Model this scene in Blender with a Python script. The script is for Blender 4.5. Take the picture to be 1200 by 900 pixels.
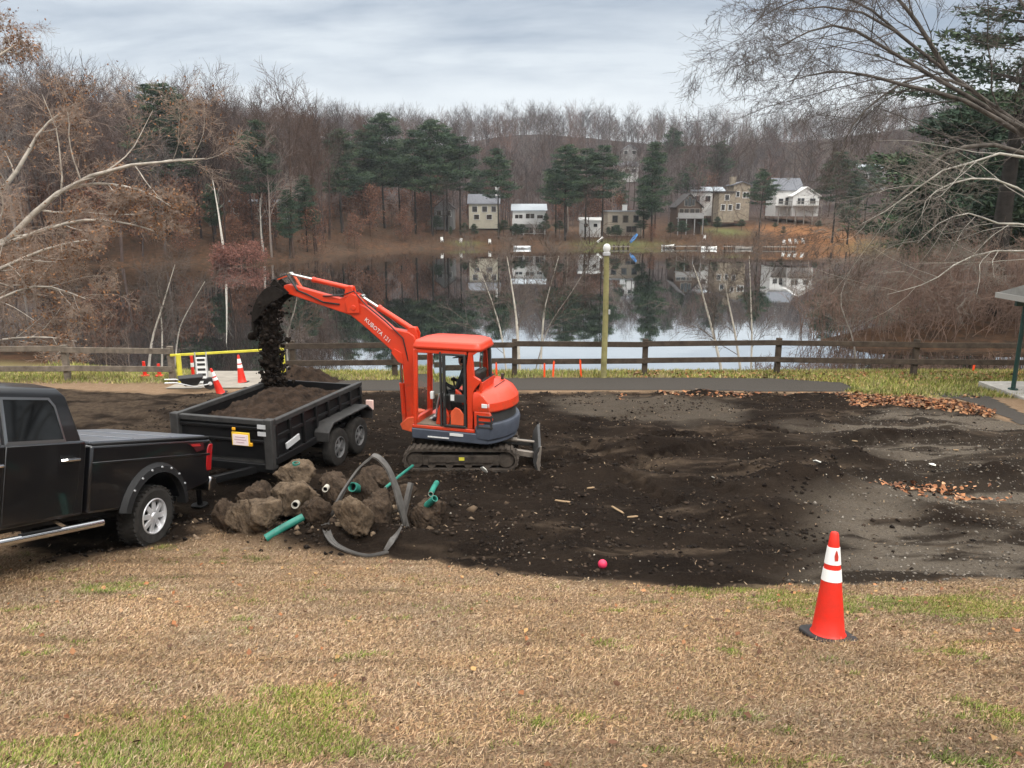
import bpy, bmesh, math, random
import numpy as np
from mathutils import Vector, Matrix, Euler
R = math.radians
rng = random.Random(7)
nrg = np.random.default_rng(11)
scene = bpy.context.scene
for o in list(bpy.data.objects): bpy.data.objects.remove(o)
col = scene.collection

# ------------------------------------------------------------------ camera
PITCH = R(12.8); FPX = 890.0; CZ = 4.7
cam_d = bpy.data.cameras.new('camera'); cam = bpy.data.objects.new('camera', cam_d); col.objects.link(cam)
cam.location = (0, 0, CZ); cam.rotation_euler = (math.pi/2 - PITCH, 0, 0)
cam_d.sensor_width = 36; cam_d.lens = 36*FPX/1200; cam_d.clip_start = .05; cam_d.clip_end = 3000
scene.camera = cam

# ------------------------------------------------------------------ world: overcast sky
SUN_EL, SUN_ROT = R(48), R(150)
w = bpy.data.worlds.new('World'); scene.world = w; w.use_nodes = True
nt = w.node_tree; nt.nodes.clear()
def N(nt, t, **kw):
    n = nt.nodes.new(t)
    for k, v in kw.items(): setattr(n, k, v)
    return n
wo = N(nt, 'ShaderNodeOutputWorld'); bg = N(nt, 'ShaderNodeBackground'); bg.inputs[1].default_value = .1
sky = N(nt, 'ShaderNodeTexSky', sky_type='NISHITA'); sky.sun_disc = False
sky.sun_elevation = SUN_EL; sky.sun_rotation = SUN_ROT
tc = N(nt, 'ShaderNodeTexCoord'); sep = N(nt, 'ShaderNodeSeparateXYZ'); nt.links.new(tc.outputs['Generated'], sep.inputs[0])
def M(op, a, b=None, nt=nt, clamp=False):
    n = N(nt, 'ShaderNodeMath', operation=op); n.use_clamp = clamp
    for i, v in enumerate((a, b)):
        if v is None: continue
        if isinstance(v, (int, float)): n.inputs[i].default_value = v
        else: nt.links.new(v, n.inputs[i])
    return n.outputs[0]
zc = M('MAXIMUM', sep.outputs[2], 0.0)
den = M('ADD', zc, .22)
cmb = N(nt, 'ShaderNodeCombineXYZ')
nt.links.new(M('DIVIDE', sep.outputs[0], den), cmb.inputs[0]); nt.links.new(M('DIVIDE', sep.outputs[1], den), cmb.inputs[1])
n1 = N(nt, 'ShaderNodeTexNoise'); n1.inputs['Scale'].default_value = 1.0; n1.inputs['Detail'].default_value = 6; n1.inputs['Roughness'].default_value = .56
n1.inputs['Distortion'].default_value = .25
mp = N(nt, 'ShaderNodeMapping'); mp.inputs['Location'].default_value = (3.2, 1.7, 0); mp.inputs['Scale'].default_value = (1.0, 2.3, 1)
nt.links.new(cmb.outputs[0], mp.inputs[0]); nt.links.new(mp.outputs[0], n1.inputs[0])
cr = N(nt, 'ShaderNodeValToRGB')
cr.color_ramp.elements[0].position = .36; cr.color_ramp.elements[0].color = (.30, .36, .445, 1)
cr.color_ramp.elements[1].position = .62; cr.color_ramp.elements[1].color = (.62, .67, .715, 1)
nt.links.new(n1.outputs[0], cr.inputs[0])
# brighter, whiter low band; and the overcast sky brightens towards the zenith
hz = N(nt, 'ShaderNodeMapRange'); hz.interpolation_type = 'SMOOTHSTEP'
hz.inputs['From Min'].default_value = .185; hz.inputs['From Max'].default_value = .105
nt.links.new(zc, hz.inputs[0])
mixh = N(nt, 'ShaderNodeMix', data_type='RGBA'); nt.links.new(M('MULTIPLY', hz.outputs[0], .85), mixh.inputs[0])
nt.links.new(cr.outputs[0], mixh.inputs[6]); mixh.inputs[7].default_value = (.78, .815, .835, 1)
zr = N(nt, 'ShaderNodeMapRange'); zr.interpolation_type = 'SMOOTHSTEP'
zr.inputs['From Min'].default_value = .28; zr.inputs['From Max'].default_value = .9; zr.inputs['To Min'].default_value = 10; zr.inputs['To Max'].default_value = 58
nt.links.new(zc, zr.inputs[0])
up_ = N(nt, 'ShaderNodeMapRange'); up_.inputs[1].default_value = .26; up_.inputs[2].default_value = .5; nt.links.new(zc, up_.inputs[0])
mixz = N(nt, 'ShaderNodeMix', data_type='RGBA'); nt.links.new(up_.outputs[0], mixz.inputs[0]); nt.links.new(mixh.outputs[2], mixz.inputs[6]); mixz.inputs[7].default_value = (.54, .535, .52, 1)
vm = N(nt, 'ShaderNodeVectorMath', operation='SCALE'); nt.links.new(mixz.outputs[2], vm.inputs[0]); nt.links.new(zr.outputs[0], vm.inputs['Scale'])
mixs = N(nt, 'ShaderNodeMix', data_type='RGBA'); mixs.inputs[0].default_value = .92
nt.links.new(sky.outputs[0], mixs.inputs[6]); nt.links.new(vm.outputs[0], mixs.inputs[7])
nt.links.new(mixs.outputs[2], bg.inputs[0]); nt.links.new(bg.outputs[0], wo.inputs[0])

# ------------------------------------------------------------------ sun through cloud
sd = bpy.data.lights.new('sun', 'SUN'); sd.energy = 1.5; sd.angle = R(14); sd.color = (1, .95, .88)
so = bpy.data.objects.new('sun', sd); col.objects.link(so); so.location = (20, -20, 60)
# light comes from behind the camera's right shoulder
so.rotation_euler = (R(90) - SUN_EL, 0, R(180) - SUN_ROT)
scene.view_settings.view_transform = 'Standard'; scene.view_settings.look = 'None'
scene.view_settings.exposure = 0.35; scene.view_settings.gamma = 1; scene.view_settings.use_curve_mapping = False

# ------------------------------------------------------------------ helpers
def tag(o, label=None, cat=None, group=None, kind=None):
    if label: o['label'] = label
    if cat: o['category'] = cat
    if group: o['group'] = group
    if kind: o['kind'] = kind
    return o
def empty(name, loc=(0,0,0), rz=0, label=None, cat=None, group=None, rot=None):
    o = bpy.data.objects.new(name, None); col.objects.link(o); o.location = loc
    o.rotation_euler = rot if rot else (0, 0, rz); o.empty_display_size = .2
    return tag(o, label, cat, group)
def copy_tree(o, parent=None):
    c = o.copy(); col.objects.link(c)
    if parent: c.parent = parent
    for ch in list(o.children): copy_tree(ch, c)
    return c

class MB:
    """collects shapes, builds one mesh object"""
    def __init__(s): s.v = []; s.f = []; s.mi = []; s.m = 0
    def add(s, vs, fs):
        b = len(s.v); s.v.extend([tuple(v) for v in vs])
        for f in fs: s.f.append([b+i for i in f]); s.mi.append(s.m)
        return s
    def box(s, c, size, rot=None):
        hx, hy, hz_ = size[0]/2, size[1]/2, size[2]/2
        vs = [Vector((x*hx, y*hy, z*hz_)) for x in (-1,1) for y in (-1,1) for z in (-1,1)]
        if rot is not None:
            m = rot if isinstance(rot, Matrix) else Euler(rot).to_matrix()
            vs = [m @ v for v in vs]
        c = Vector(c)
        return s.add([v+c for v in vs], [(0,1,3,2),(4,6,7,5),(0,4,5,1),(2,3,7,6),(0,2,6,4),(1,5,7,3)])
    def bar(s, a, b, wd, ht=None, up=(0,0,1)):
        """rectangular bar from a to b"""
        ht = ht or wd; a = Vector(a); b = Vector(b); d = (b-a).normalized(); u = Vector(up)
        if abs(d.dot(u)) > .98: u = Vector((1,0,0))
        x = d.cross(u).normalized(); u = x.cross(d).normalized()
        vs = [p + x*(i*wd/2) + u*(j*ht/2) for p in (a, b) for i, j in ((-1,-1),(1,-1),(1,1),(-1,1))]
        return s.add(vs, [(3,2,1,0),(4,5,6,7),(0,1,5,4),(1,2,6,5),(2,3,7,6),(3,0,4,7)])
    def tube(s, path, rad, n=8, cap=True):
        path = [Vector(p) for p in path]
        if not hasattr(rad, '__len__'): rad = [rad]*len(path)
        vs = []; k = len(path); ref = None
        for i, p in enumerate(path):
            d = (path[min(i+1,k-1)] - path[max(i-1,0)])
            if d.length < 1e-9: d = Vector((0,0,1))
            d.normalize()
            if ref is None:
                ref = Vector((0,0,1)) if abs(d.z) < .9 else Vector((1,0,0))
            x = ref - d*ref.dot(d)
            if x.length < 1e-6: x = d.orthogonal()
            x.normalize(); ref = x; y = d.cross(x)
            r = rad[i]
            for j in range(n):
                a = 2*math.pi*j/n
                vs.append(p + x*(r*math.cos(a)) + y*(r*math.sin(a)))
        fs = []
        for i in range(k-1):
            for j in range(n):
                j2 = (j+1) % n
                fs.append((i*n+j, i*n+j2, (i+1)*n+j2, (i+1)*n+j))
        if cap: fs += [tuple(range(n-1,-1,-1)), tuple((k-1)*n+j for j in range(n))]
        return s.add(vs, fs)
    def cyl(s, a, b, r, n=16, r2=None): return s.tube([a, b], [r, r if r2 is None else r2], n)
    def lathe(s, prof, c=(0,0,0), axis='Z', n=24, cap=True):
        """prof: (radius, height) list"""
        vs = []; fs = []
        for r, h in prof:
            for j in range(n):
                a = 2*math.pi*j/n; x, y = r*math.cos(a), r*math.sin(a)
                p = (x, y, h) if axis == 'Z' else ((h, x, y) if axis == 'X' else (y, h, x))
                vs.append((p[0]+c[0], p[1]+c[1], p[2]+c[2]))
        for i in range(len(prof)-1):
            for j in range(n):
                j2 = (j+1) % n; fs.append((i*n+j, i*n+j2, (i+1)*n+j2, (i+1)*n+j))
        if not cap: return s.add(vs, fs)
        if prof[0][0] > 1e-6: fs.append(tuple(range(n-1,-1,-1)))
        if prof[-1][0] > 1e-6: fs.append(tuple((len(prof)-1)*n+j for j in range(n)))
        return s.add(vs, fs)
    def prism(s, poly, y0, y1, plane='XZ'):
        """extrude a 2D polygon; XZ: poly=(x,z) along y; XY along z; YZ along x"""
        def P(a, b, c): return (a, c, b) if plane == 'XZ' else ((a, b, c) if plane == 'XY' else (c, a, b))
        k = len(poly)
        vs = [P(a, b, y0) for a, b in poly] + [P(a, b, y1) for a, b in poly]
        fs = [tuple(range(k)), tuple(range(2*k-1, k-1, -1))]
        for i in range(k): j = (i+1) % k; fs.append((i, i+k, j+k, j))
        return s.add(vs, fs)
    def loft(s, rings, cap=True, closed=True):
        n = len(rings[0]); vs = [p for r in rings for p in r]; fs = []
        for i in range(len(rings)-1):
            for j in range(n if closed else n-1):
                j2 = (j+1) % n; fs.append((i*n+j, i*n+j2, (i+1)*n+j2, (i+1)*n+j))
        if cap and closed: fs += [tuple(range(n-1,-1,-1)), tuple((len(rings)-1)*n+j for j in range(n))]
        return s.add(vs, fs)
    def build(s, name, mat, parent=None, smooth=35, bevel=0, seg=2, fixn=True, loc=None, rot=None):
        me = bpy.data.meshes.new(name); me.from_pydata(s.v, [], s.f); me.update()
        mats = mat if isinstance(mat, (list, tuple)) else [mat]
        for m in mats: me.materials.append(m)
        if len(mats) > 1: me.polygons.foreach_set('material_index', s.mi)
        if fixn:
            bm = bmesh.new(); bm.from_mesh(me); bmesh.ops.recalc_face_normals(bm, faces=bm.faces); bm.to_mesh(me); bm.free()
        if smooth:
            me.polygons.foreach_set('use_smooth', [True]*len(me.polygons)); me.set_sharp_from_angle(angle=R(smooth))
        o = bpy.data.objects.new(name, me); col.objects.link(o)
        if parent: o.parent = parent
        if loc: o.location = loc
        if rot: o.rotation_euler = rot
        if bevel:
            b = o.modifiers.new('bevel', 'BEVEL'); b.width = bevel; b.segments = seg; b.limit_method = 'ANGLE'; b.angle_limit = R(35)
        return o

def np_mesh(name, V, F, mat, smooth=False, attrs=None, vcol=None, parent=None):
    """V (n,3), F (m,3|4) numpy"""
    me = bpy.data.meshes.new(name); V = np.asarray(V, dtype=np.float32); F = np.asarray(F, dtype=np.int32)
    k = F.shape[1]; m = len(F)
    me.vertices.add(len(V)); me.vertices.foreach_set('co', V.ravel())
    me.loops.add(m*k); me.loops.foreach_set('vertex_index', F.ravel())
    me.polygons.add(m); me.polygons.foreach_set('loop_start', np.arange(0, m*k, k, dtype=np.int32))
    me.polygons.foreach_set('loop_total', np.full(m, k, dtype=np.int32))
    if smooth: me.polygons.foreach_set('use_smooth', np.ones(m, dtype=bool))
    me.update(calc_edges=True)
    for n_, a in (attrs or {}).items():
        at_ = me.attributes.new(n_, 'FLOAT', 'POINT'); at_.data.foreach_set('value', np.asarray(a, dtype=np.float32))
    if vcol is not None:
        at_ = me.attributes.new('tint', 'FLOAT_COLOR', 'POINT')
        c4 = np.ones((len(V), 4), dtype=np.float32); c4[:, :3] = vcol; at_.data.foreach_set('color', c4.ravel())
    for m_ in (mat if isinstance(mat, (list, tuple)) else [mat]): me.materials.append(m_)
    o = bpy.data.objects.new(name, me); col.objects.link(o)
    if parent: o.parent = parent
    return o

# numpy value noise
_perm = np.random.default_rng(3).random((256, 256)).astype(np.float32)
def vnoise(x, y):
    xi = np.floor(x).astype(np.int64); yi = np.floor(y).astype(np.int64); fx = x-xi; fy = y-yi
    fx = fx*fx*(3-2*fx); fy = fy*fy*(3-2*fy); a = xi & 255; b = yi & 255; a1 = (xi+1) & 255; b1 = (yi+1) & 255
    return (_perm[a,b]*(1-fx)+_perm[a1,b]*fx)*(1-fy) + (_perm[a,b1]*(1-fx)+_perm[a1,b1]*fx)*fy
def fbm(x, y, o=4, g=.5):
    s = 0; a = 1; t = 0
    for i in range(o): s = s + a*vnoise(x*2**i+17.3*i, y*2**i-9.1*i); t += a; a *= g
    return s/t - .5
def sstep(a, b, x):
    t = np.clip((x-a)/(b-a), 0, 1); return t*t*(3-2*t)

# ------------------------------------------------------------------ materials
def mat(name, color=(.5,.5,.5), rough=.6, metal=0, noise=0, nscale=8, bump=0, bscale=30, coat=0, spec=None, color2=None, trans=0, ior=1.45, emis=None, coord='Object'):
    m = bpy.data.materials.new(name); m.use_nodes = True; t = m.node_tree; b = t.nodes['Principled BSDF']
    b.inputs['Base Color'].default_value = (*color, 1); b.inputs['Roughness'].default_value = rough; b.inputs['Metallic'].default_value = metal
    b.inputs['IOR'].default_value = ior
    if spec is None and rough >= .8: spec = .12
    if coat: b.inputs['Coat Weight'].default_value = coat; b.inputs['Coat Roughness'].default_value = .06
    if spec is not None: b.inputs['Specular IOR Level'].default_value = spec
    if trans: b.inputs['Transmission Weight'].default_value = trans
    tcn = N(t, 'ShaderNodeTexCoord')
    if noise or color2:
        n = N(t, 'ShaderNodeTexNoise'); n.inputs['Scale'].default_value = nscale; n.inputs['Detail'].default_value = 7; n.inputs['Roughness'].default_value = .65
        t.links.new(tcn.outputs[coord], n.inputs[0])
        mx = N(t, 'ShaderNodeMix', data_type='RGBA')
        rp = N(t, 'ShaderNodeMapRange'); rp.inputs[1].default_value = .3; rp.inputs[2].default_value = .7
        t.links.new(n.outputs[0], rp.inputs[0]); t.links.new(rp.outputs[0], mx.inputs[0])
        c2 = color2 or tuple(c*(1-noise) for c in color)
        mx.inputs[6].default_value = (*c2, 1); mx.inputs[7].default_value = (*[min(1, c*(1+noise)) for c in color], 1)
        t.links.new(mx.outputs[2], b.inputs['Base Color'])
    if bump:
        n2 = N(t, 'ShaderNodeTexNoise'); n2.inputs['Scale'].default_value = bscale; n2.inputs['Detail'].default_value = 6
        t.links.new(tcn.outputs[coord], n2.inputs[0])
        bp = N(t, 'ShaderNodeBump'); bp.inputs['Strength'].default_value = bump; bp.inputs['Distance'].default_value = .02
        t.links.new(n2.outputs[0], bp.inputs['Height']); t.links.new(bp.outputs[0], b.inputs['Normal'])
    return m
def tint_mat(name, rough=.8, spec=.3, sss=0):
    m = bpy.data.materials.new(name); m.use_nodes = True; t = m.node_tree; b = t.nodes['Principled BSDF']
    a = N(t, 'ShaderNodeAttribute'); a.attribute_name = 'tint'; t.links.new(a.outputs['Color'], b.inputs['Base Color'])
    b.inputs['Roughness'].default_value = rough; b.inputs['Specular IOR Level'].default_value = spec
    return m

# ------------------------------------------------------------------ lie of the land
_py = np.array([-40,-10,0,8.2,9.4,11,13.3,18,23,25,26.5,28.5,31,45,2000]); _pz = np.array([14,5.8,2.9,.52,.22,.06,0,-.22,-.52,-.62,-.85,-1.75,-3.0,-5,-5])
_yy = np.arange(-40, 60, .05); _zz = np.interp(_yy, _py, _pz)
_k = np.exp(-np.linspace(-2,2,31)**2); _k /= _k.sum(); _zz = np.convolve(np.pad(_zz, 15, 'edge'), _k, 'valid')
SHORE = [(-700,30),(-150,58),(-100,76),(-75,91),(-52,101),(-36,106),(-30,112),(-27,130),(-20,146),(0,150),(30,150),(50,149),(70,146),(84,130),(72,105),(52,80),(33,58),(22,47),(16.5,42),(17.5,39),(24,38.2),(40,36),(700,20)]
WATER = -2.3
def shore_dist(x, y):
    x = np.asarray(x, float); y = np.asarray(y, float); d = np.full(np.broadcast(x, y).shape, 1e9)
    for (ax, ay), (bx, by) in zip(SHORE[:-1], SHORE[1:]):
        dx, dy = bx-ax, by-ay; t = np.clip(((x-ax)*dx+(y-ay)*dy)/(dx*dx+dy*dy), 0, 1)
        d = np.minimum(d, np.hypot(x-ax-t*dx, y-ay-t*dy))
    poly = SHORE + [(700,3000),(-700,3000)]; ins = np.zeros(d.shape, bool); k = len(poly)
    for i in range(k):
        ax, ay = poly[i]; bx, by = poly[(i+1) % k]
        if ay == by: continue
        c = ((ay > y) != (by > y)) & (x < (bx-ax)*(y-ay)/(by-ay)+ax); ins ^= c
    return np.where(ins, d, -d)
_hd = [-60,-6,0,3,15,40,60,100,150,230,300,600]; _hz = [-3,-1.2,-.15,.8,2.3,4.5,6.5,13,24,37,39,20]
_ld = [-60,-6,0,4,20,60,120,200,300,600]; _lz = [-3,-1.2,-.1,1.2,4.5,11.5,21,34,42,45]
def hbase(x, y):
    x = np.asarray(x, float); y = np.asarray(y, float)
    s = 7*sstep(-11, -26, x) + 14*sstep(-24, -60, x)
    yn = y - s*sstep(24, 30, y)
    near = np.interp(yn, _yy, _zz)
    d = shore_dist(x, y)
    wl = sstep(-5, -45, x)
    far = WATER + np.interp(d, _hd, _hz)*(1-wl) + np.interp(d, _ld, _lz)*wl
    far = far + np.clip(d, 0, 60)/60*2.2*fbm(x/28, y/28, 3) + sstep(90, 240, d)*sstep(400, 290, d)*24*fbm(x/125+4.2, y/160+1.3, 2)*(1-.5*wl)
    far = np.where(y < 35, -5, far)
    return np.maximum(near, far)
def hz1(x, y): return float(hbase(np.array([x]), np.array([y]))[0])
def ray(px, py):
    xc = (px-600)/FPX; yc = (450-py)/FPX; cp, sp = math.cos(PITCH), math.sin(PITCH)
    return Vector((xc, cp+yc*sp, -sp+yc*cp))
def at(px, py, Y):
    d = ray(px, py); t = Y/d.y; return Vector((d.x*t, Y, CZ+d.z*t))
def G(px, py, lo=2.0, hi=60.0):
    """where a line of sight of the site survey meets the land"""
    d = ray(px, py); ts = np.arange(lo, hi, .02)
    X = d.x/d.y*ts; Z = CZ + d.z/d.y*ts; H = hbase(X, ts); i = int(np.argmax(Z <= H))
    return Vector((X[i], ts[i], H[i]))
# ================================================================== GROUND
def W(pts): return [tuple(G(*p)[:2]) for p in pts]
def poly_sd(poly, x, y):
    d = np.full(x.shape, 1e9); ins = np.zeros(x.shape, bool); k = len(poly)
    for i in range(k):
        (ax, ay), (bx, by) = poly[i], poly[(i+1) % k]; dx, dy = bx-ax, by-ay; l2 = dx*dx+dy*dy
        if l2 < 1e-12: continue
        t = np.clip(((x-ax)*dx+(y-ay)*dy)/l2, 0, 1); d = np.minimum(d, np.hypot(x-ax-t*dx, y-ay-t*dy))
        if ay != by:
            c = ((ay > y) != (by > y)) & (x < (bx-ax)*(y-ay)/(by-ay)+ax); ins ^= c
    return np.where(ins, d, -d)
DIRT = W([(-60,470),(80,457),(225,462),(330,456),(440,459),(700,460),(990,461),(1150,478),(1170,492),(1260,510),(1560,560),(1560,720),(1260,680),(1100,680),(1000,687),(900,691),(820,690),(700,683),(620,676),(540,666),(470,656),(390,655),(300,640),(250,625),(200,640),(140,648),(60,660),(-60,560)])
GRAV = W([(930,500),(1030,478),(1260,500),(1560,560),(1560,740),(1260,690),(1000,690),(930,692),(965,645),(940,600),(985,565),(1040,540),(960,520)])
GRAV2 = W([(640,466),(700,462),(860,470),(880,492),(800,500),(660,484)])
PATH = W([(330,446),(420,446.5),(560,444),(760,443),(900,444),(985,449),(1000,455),(985,460),(900,459.5),(760,457.5),(560,458.5),(420,459),(330,458)])
RAMP = [(-10.4,21.9),(-7.4,22.2),(-7.1,25.6),(-9.0,30.4),(-11.9,30.4),(-10.6,25.6)]
TRACKS = [W([(590,552),(700,520),(860,505),(1010,500)]), W([(600,565),(720,540),(900,522),(1040,515)]), W([(655,532),(720,555),(790,590)]), W([(690,525),(760,548),(850,580)]),
          W([(480,470),(640,500),(780,480)])]
MOUNDS = [(*G(a,b)[:2],c,d,e) for a,b,c,d,e in ((945,575,1.0,.6,.26),(1000,545,.7,.5,.15),(900,605,.9,.4,.16),(420,635,1.5,.5,.14),(520,600,.8,.6,.12),(1170,560,.8,.4,.14),(680,560,1.2,.3,.10),(800,525,1.6,.4,.12),(1120,615,.5,.8,.12),(660,505,1.3,.4,.12),(1060,512,1.4,.3,.12))]
def seg_along(line, x, y):
    best = np.full(x.shape, 1e9); s = np.zeros(x.shape); acc = 0
    for (ax, ay), (bx, by) in zip(line[:-1], line[1:]):
        dx, dy = bx-ax, by-ay; L = math.hypot(dx, dy); t = np.clip(((x-ax)*dx+(y-ay)*dy)/(L*L), 0, 1)
        d = np.hypot(x-ax-t*dx, y-ay-t*dy); u = d < best; best = np.where(u, d, best); s = np.where(u, acc+t*L, s); acc += L
    return best, s
def dirt_mask(x, y):
    sd_ = poly_sd(DIRT, x, y)
    return sstep(-.22, .26, sd_ + .85*fbm(x*1.1, y*1.5, 6, .66))
def relief(x, y):
    """fine relief on top of hbase near the site"""
    md = dirt_mask(x, y)
    grv = sstep(-.3, .6, poly_sd(GRAV, x, y))
    h = md*(.26*fbm(x*.9, y*1.3, 5, .55) + .085*fbm(x*4, y*5.5, 5, .66)*(1-.5*grv))
    r = vnoise(x*1.1+40, y*2.2)
    h = h + md*(1-.7*grv)*.09*np.clip(r-.55, 0, 1)*2
    for L in TRACKS:
        d, s = seg_along(L, x, y); b = sstep(.24, .17, d)
        h = h + md*b*(-.085 + .06*np.sin(s*2*math.pi/.24))
    h = h + (1-md)*(.02*fbm(x*2.2, y*2.2, 4))
    for a in MOUNDS: h = h + md*1.7*a[4]*np.exp(-((x-a[0])/a[2])**2-((y-a[1])/a[3])**2)*(1+.8*fbm(x*2.5,y*2.5,3))
    pth = poly_sd(PATH, x, y)
    fade = sstep(26.5, 23.5, y)*sstep(.9, .2, np.maximum(pth, -99)+.6)
    return h*np.where(pth > -.35, sstep(-.05, -.35, pth), 1)*sstep(27, 24, y)
def hgt(x, y):
    x = np.asarray(x, float); y = np.asarray(y, float); return hbase(x, y) + relief(x, y)
def hz2(x, y): return float(hgt(np.array([x]), np.array([y]))[0])

def axis_pts(lo, a, b, hi, st, g):
    mid = list(np.arange(a, b+1e-6, st)); up = []; v = b; s = st
    while v < hi: s *= g; v += s; up.append(v)
    dn = []; v = a; s = st
    while v > lo: s *= g; v -= s; dn.append(v)
    return np.array(dn[::-1] + mid + up)
gx = axis_pts(-650, -13.5, 16.5, 650, .06, 1.055); gy = axis_pts(-12, 2.5, 25.5, 1300, .055, 1.03)
X, Y = np.meshgrid(gx, gy); X = X.ravel(); Y = Y.ravel()
near = (Y < 28) & (np.abs(X) < 30)
Z = hbase(X, Y); Z[near] += relief(X[near], Y[near])
nx, ny = len(gx), len(gy); ii = np.arange(nx*ny).reshape(ny, nx)
F = np.stack([ii[:-1,:-1], ii[:-1,1:], ii[1:,1:], ii[1:,:-1]], -1).reshape(-1, 4)
md = np.zeros(len(X)); gv = md.copy(); gr = md.copy(); lf = md.copy(); pale = md.copy()
n_ = near
xn, yn = X[n_], Y[n_]
md[n_] = dirt_mask(xn, yn)
blot = fbm(xn*.42+3, yn*1.6, 5, .62)
mnd = sum(np.exp(-((xn-a[0])/a[2])**2-((yn-a[1])/a[3])**2) for a in MOUNDS)
gv[n_] = (1-np.clip(1.3*mnd,0,1))*np.clip(sstep(-.7, .8, poly_sd(GRAV, xn, yn)+1.2*fbm(xn*.8, yn*1.2, 4))*(.12+.88*sstep(-.08, .03, blot)) + .55*sstep(-.3, .5, poly_sd(GRAV2, xn, yn)+.8*fbm(xn, yn*2, 4)), 0, 1)
pale[n_] = np.clip(sstep(.08, .24, fbm(xn*.5-9, yn*2.1+4, 5, .62)) + .9*sstep(-6.5,-8.5,xn)*sstep(15,17,yn)*sstep(-.2,.1,fbm(xn*1.5,yn*3,4)), 0, 1)*(1-np.clip(mnd,0,1))
def blob(px, py, rx, ry, x, y):
    g = G(px, py); return np.exp(-((x-g.x)/rx)**2 - ((y-g.y)/ry)**2)
def green_mask(x, y):
    b = 0
    for a in ((285,850,.62,.34),(365,815,.42,.24),(215,885,.55,.24),(60,885,.5,.2),(640,845,.22,.12),(420,885,.25,.14),(1010,895,.4,.1),(930,860,.15,.1),(340,865,.35,.2),(1130,715,1.3,.45),(1010,705,.8,.35),(885,690,.8,.35),(130,690,.35,.3),(425,770,.25,.12),(470,725,.2,.1),(860,840,.3,.12),(1140,778,.14,.1),(190,640,.2,.3)):
        b = b + blob(*a, x, y)*(1.5 if a[1] > 810 and a[0] < 400 else 1)
    n = fbm(x*1.7+5, y*2.0, 5, .62); n2 = fbm(x*7, y*9, 3, .6)
    lawn = sstep(.30, 1.35, b*.95 + 1.9*n + 1.5*n2)*.72 + .45*sstep(.18, .40, n+.5*n2)*sstep(7, 4, y)
    bank = sstep(22.9, 23.8, y + 2.6*sstep(8, 11, x) + .9*fbm(x, y, 4))*sstep(30, 26.2, y - 3*sstep(6, 14, x))
    bank = bank*(.55+.9*fbm(x*.8, y*1.5, 5)+ .35*sstep(5, 9, x))
    return np.clip(lawn*sstep(12, 9, y) + np.clip(bank, 0, 1), 0, 1)
gr[n_] = green_mask(xn, yn)
sdist = shore_dist(X, Y)
lf = np.where(Y > 28, sstep(-5, -3.5, sdist + 0*X), 0) + np.where((Y > 25.5) & (Y < 45) & (sdist < 0), sstep(26.5, 28, Y - 3*sstep(6, 12, X)*sstep(-5, 0, X))*1.0, 0)
lf = np.clip(lf, 0, 1)
# far lawns between the houses
lawn_far = np.zeros(len(X))
fm = (Y > 60)
for (px, D, rx, ry) in ((735,154,7,3),(700,154,4,2.5),(1010,150,4,4),(850,168,4,6),(545,153,3,2)):
    c = at(px, 280, D); lawn_far[fm] += np.exp(-((X[fm]-c.x)/rx)**2-((Y[fm]-c.y)/ry)**2)
c = at(945, 270, 163); rust = np.zeros(len(X)); rust[fm] = np.exp(-(((X[fm]-c.x)/9)**4)-(((Y[fm]-c.y)/17)**4))
lawn_far = np.clip(lawn_far, 0, 1); 

gm = bpy.data.materials.new('ground'); gm.use_nodes = True; t = gm.node_tree; P = t.nodes['Principled BSDF']
P.inputs['Roughness'].default_value = .95; P.inputs['Specular IOR Level'].default_value = .04
def attr(n): a = N(t, 'ShaderNodeAttribute'); a.attribute_name = n; return a.outputs['Fac']
tcg = N(t, 'ShaderNodeTexCoord')
def noise(sc, det=6, rg=.6, lo=.35, hi=.65, dist=0):
    n = N(t, 'ShaderNodeTexNoise'); n.inputs['Scale'].default_value = sc; n.inputs['Detail'].default_value = det; n.inputs['Roughness'].default_value = rg; n.inputs['Distortion'].default_value = dist
    t.links.new(tcg.outputs['Object'], n.inputs[0]); r = N(t, 'ShaderNodeMapRange'); r.inputs[1].default_value = lo; r.inputs[2].default_value = hi
    t.links.new(n.outputs[0], r.inputs[0]); return r.outputs[0]
def mixc(f, a, b):
    m = N(t, 'ShaderNodeMix', data_type='RGBA')
    for i, v in ((0, f), (6, a), (7, b)):
        if isinstance(v, (int, float)): m.inputs[i].default_value = v
        elif isinstance(v, tuple): m.inputs[i].default_value = (*v, 1)
        else: t.links.new(v, m.inputs[i])
    return m.outputs[2]
fine = noise(95, 5, .7, .3, .7); fine2 = noise(38, 6, .7, .35, .65, .6); mid = noise(5, 6, .65); big = noise(.9, 5, .6)
dry = mixc(fine, (.125,.080,.050), (.40,.275,.175)); dry = mixc(M('MULTIPLY', fine2, .45, t), dry, (.47,.345,.23)); dry = mixc(M('MULTIPLY', mid, .40, t), dry, (.20,.115,.062))
grn = mixc(fine, (.055,.07,.018), (.20,.235,.065)); grn = mixc(M('MULTIPLY', fine2, .45, t), grn, (.28,.22,.10))
drt = mixc(fine2, (.0055,.004,.0032), (.022,.0155,.0115)); drt = mixc(M('MULTIPLY', big, .35, t), drt, (.060,.043,.031)); drt = mixc(M('MULTIPLY', attr('pale'), M('MULTIPLY', noise(7, 6, .7, .2, .65), .7, t), t), drt, (.135,.098,.068))
speck = noise(60, 3, .8, .68, .74); drt = mixc(M('MULTIPLY', speck, .5, t), drt, (.20,.16,.12))
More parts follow.
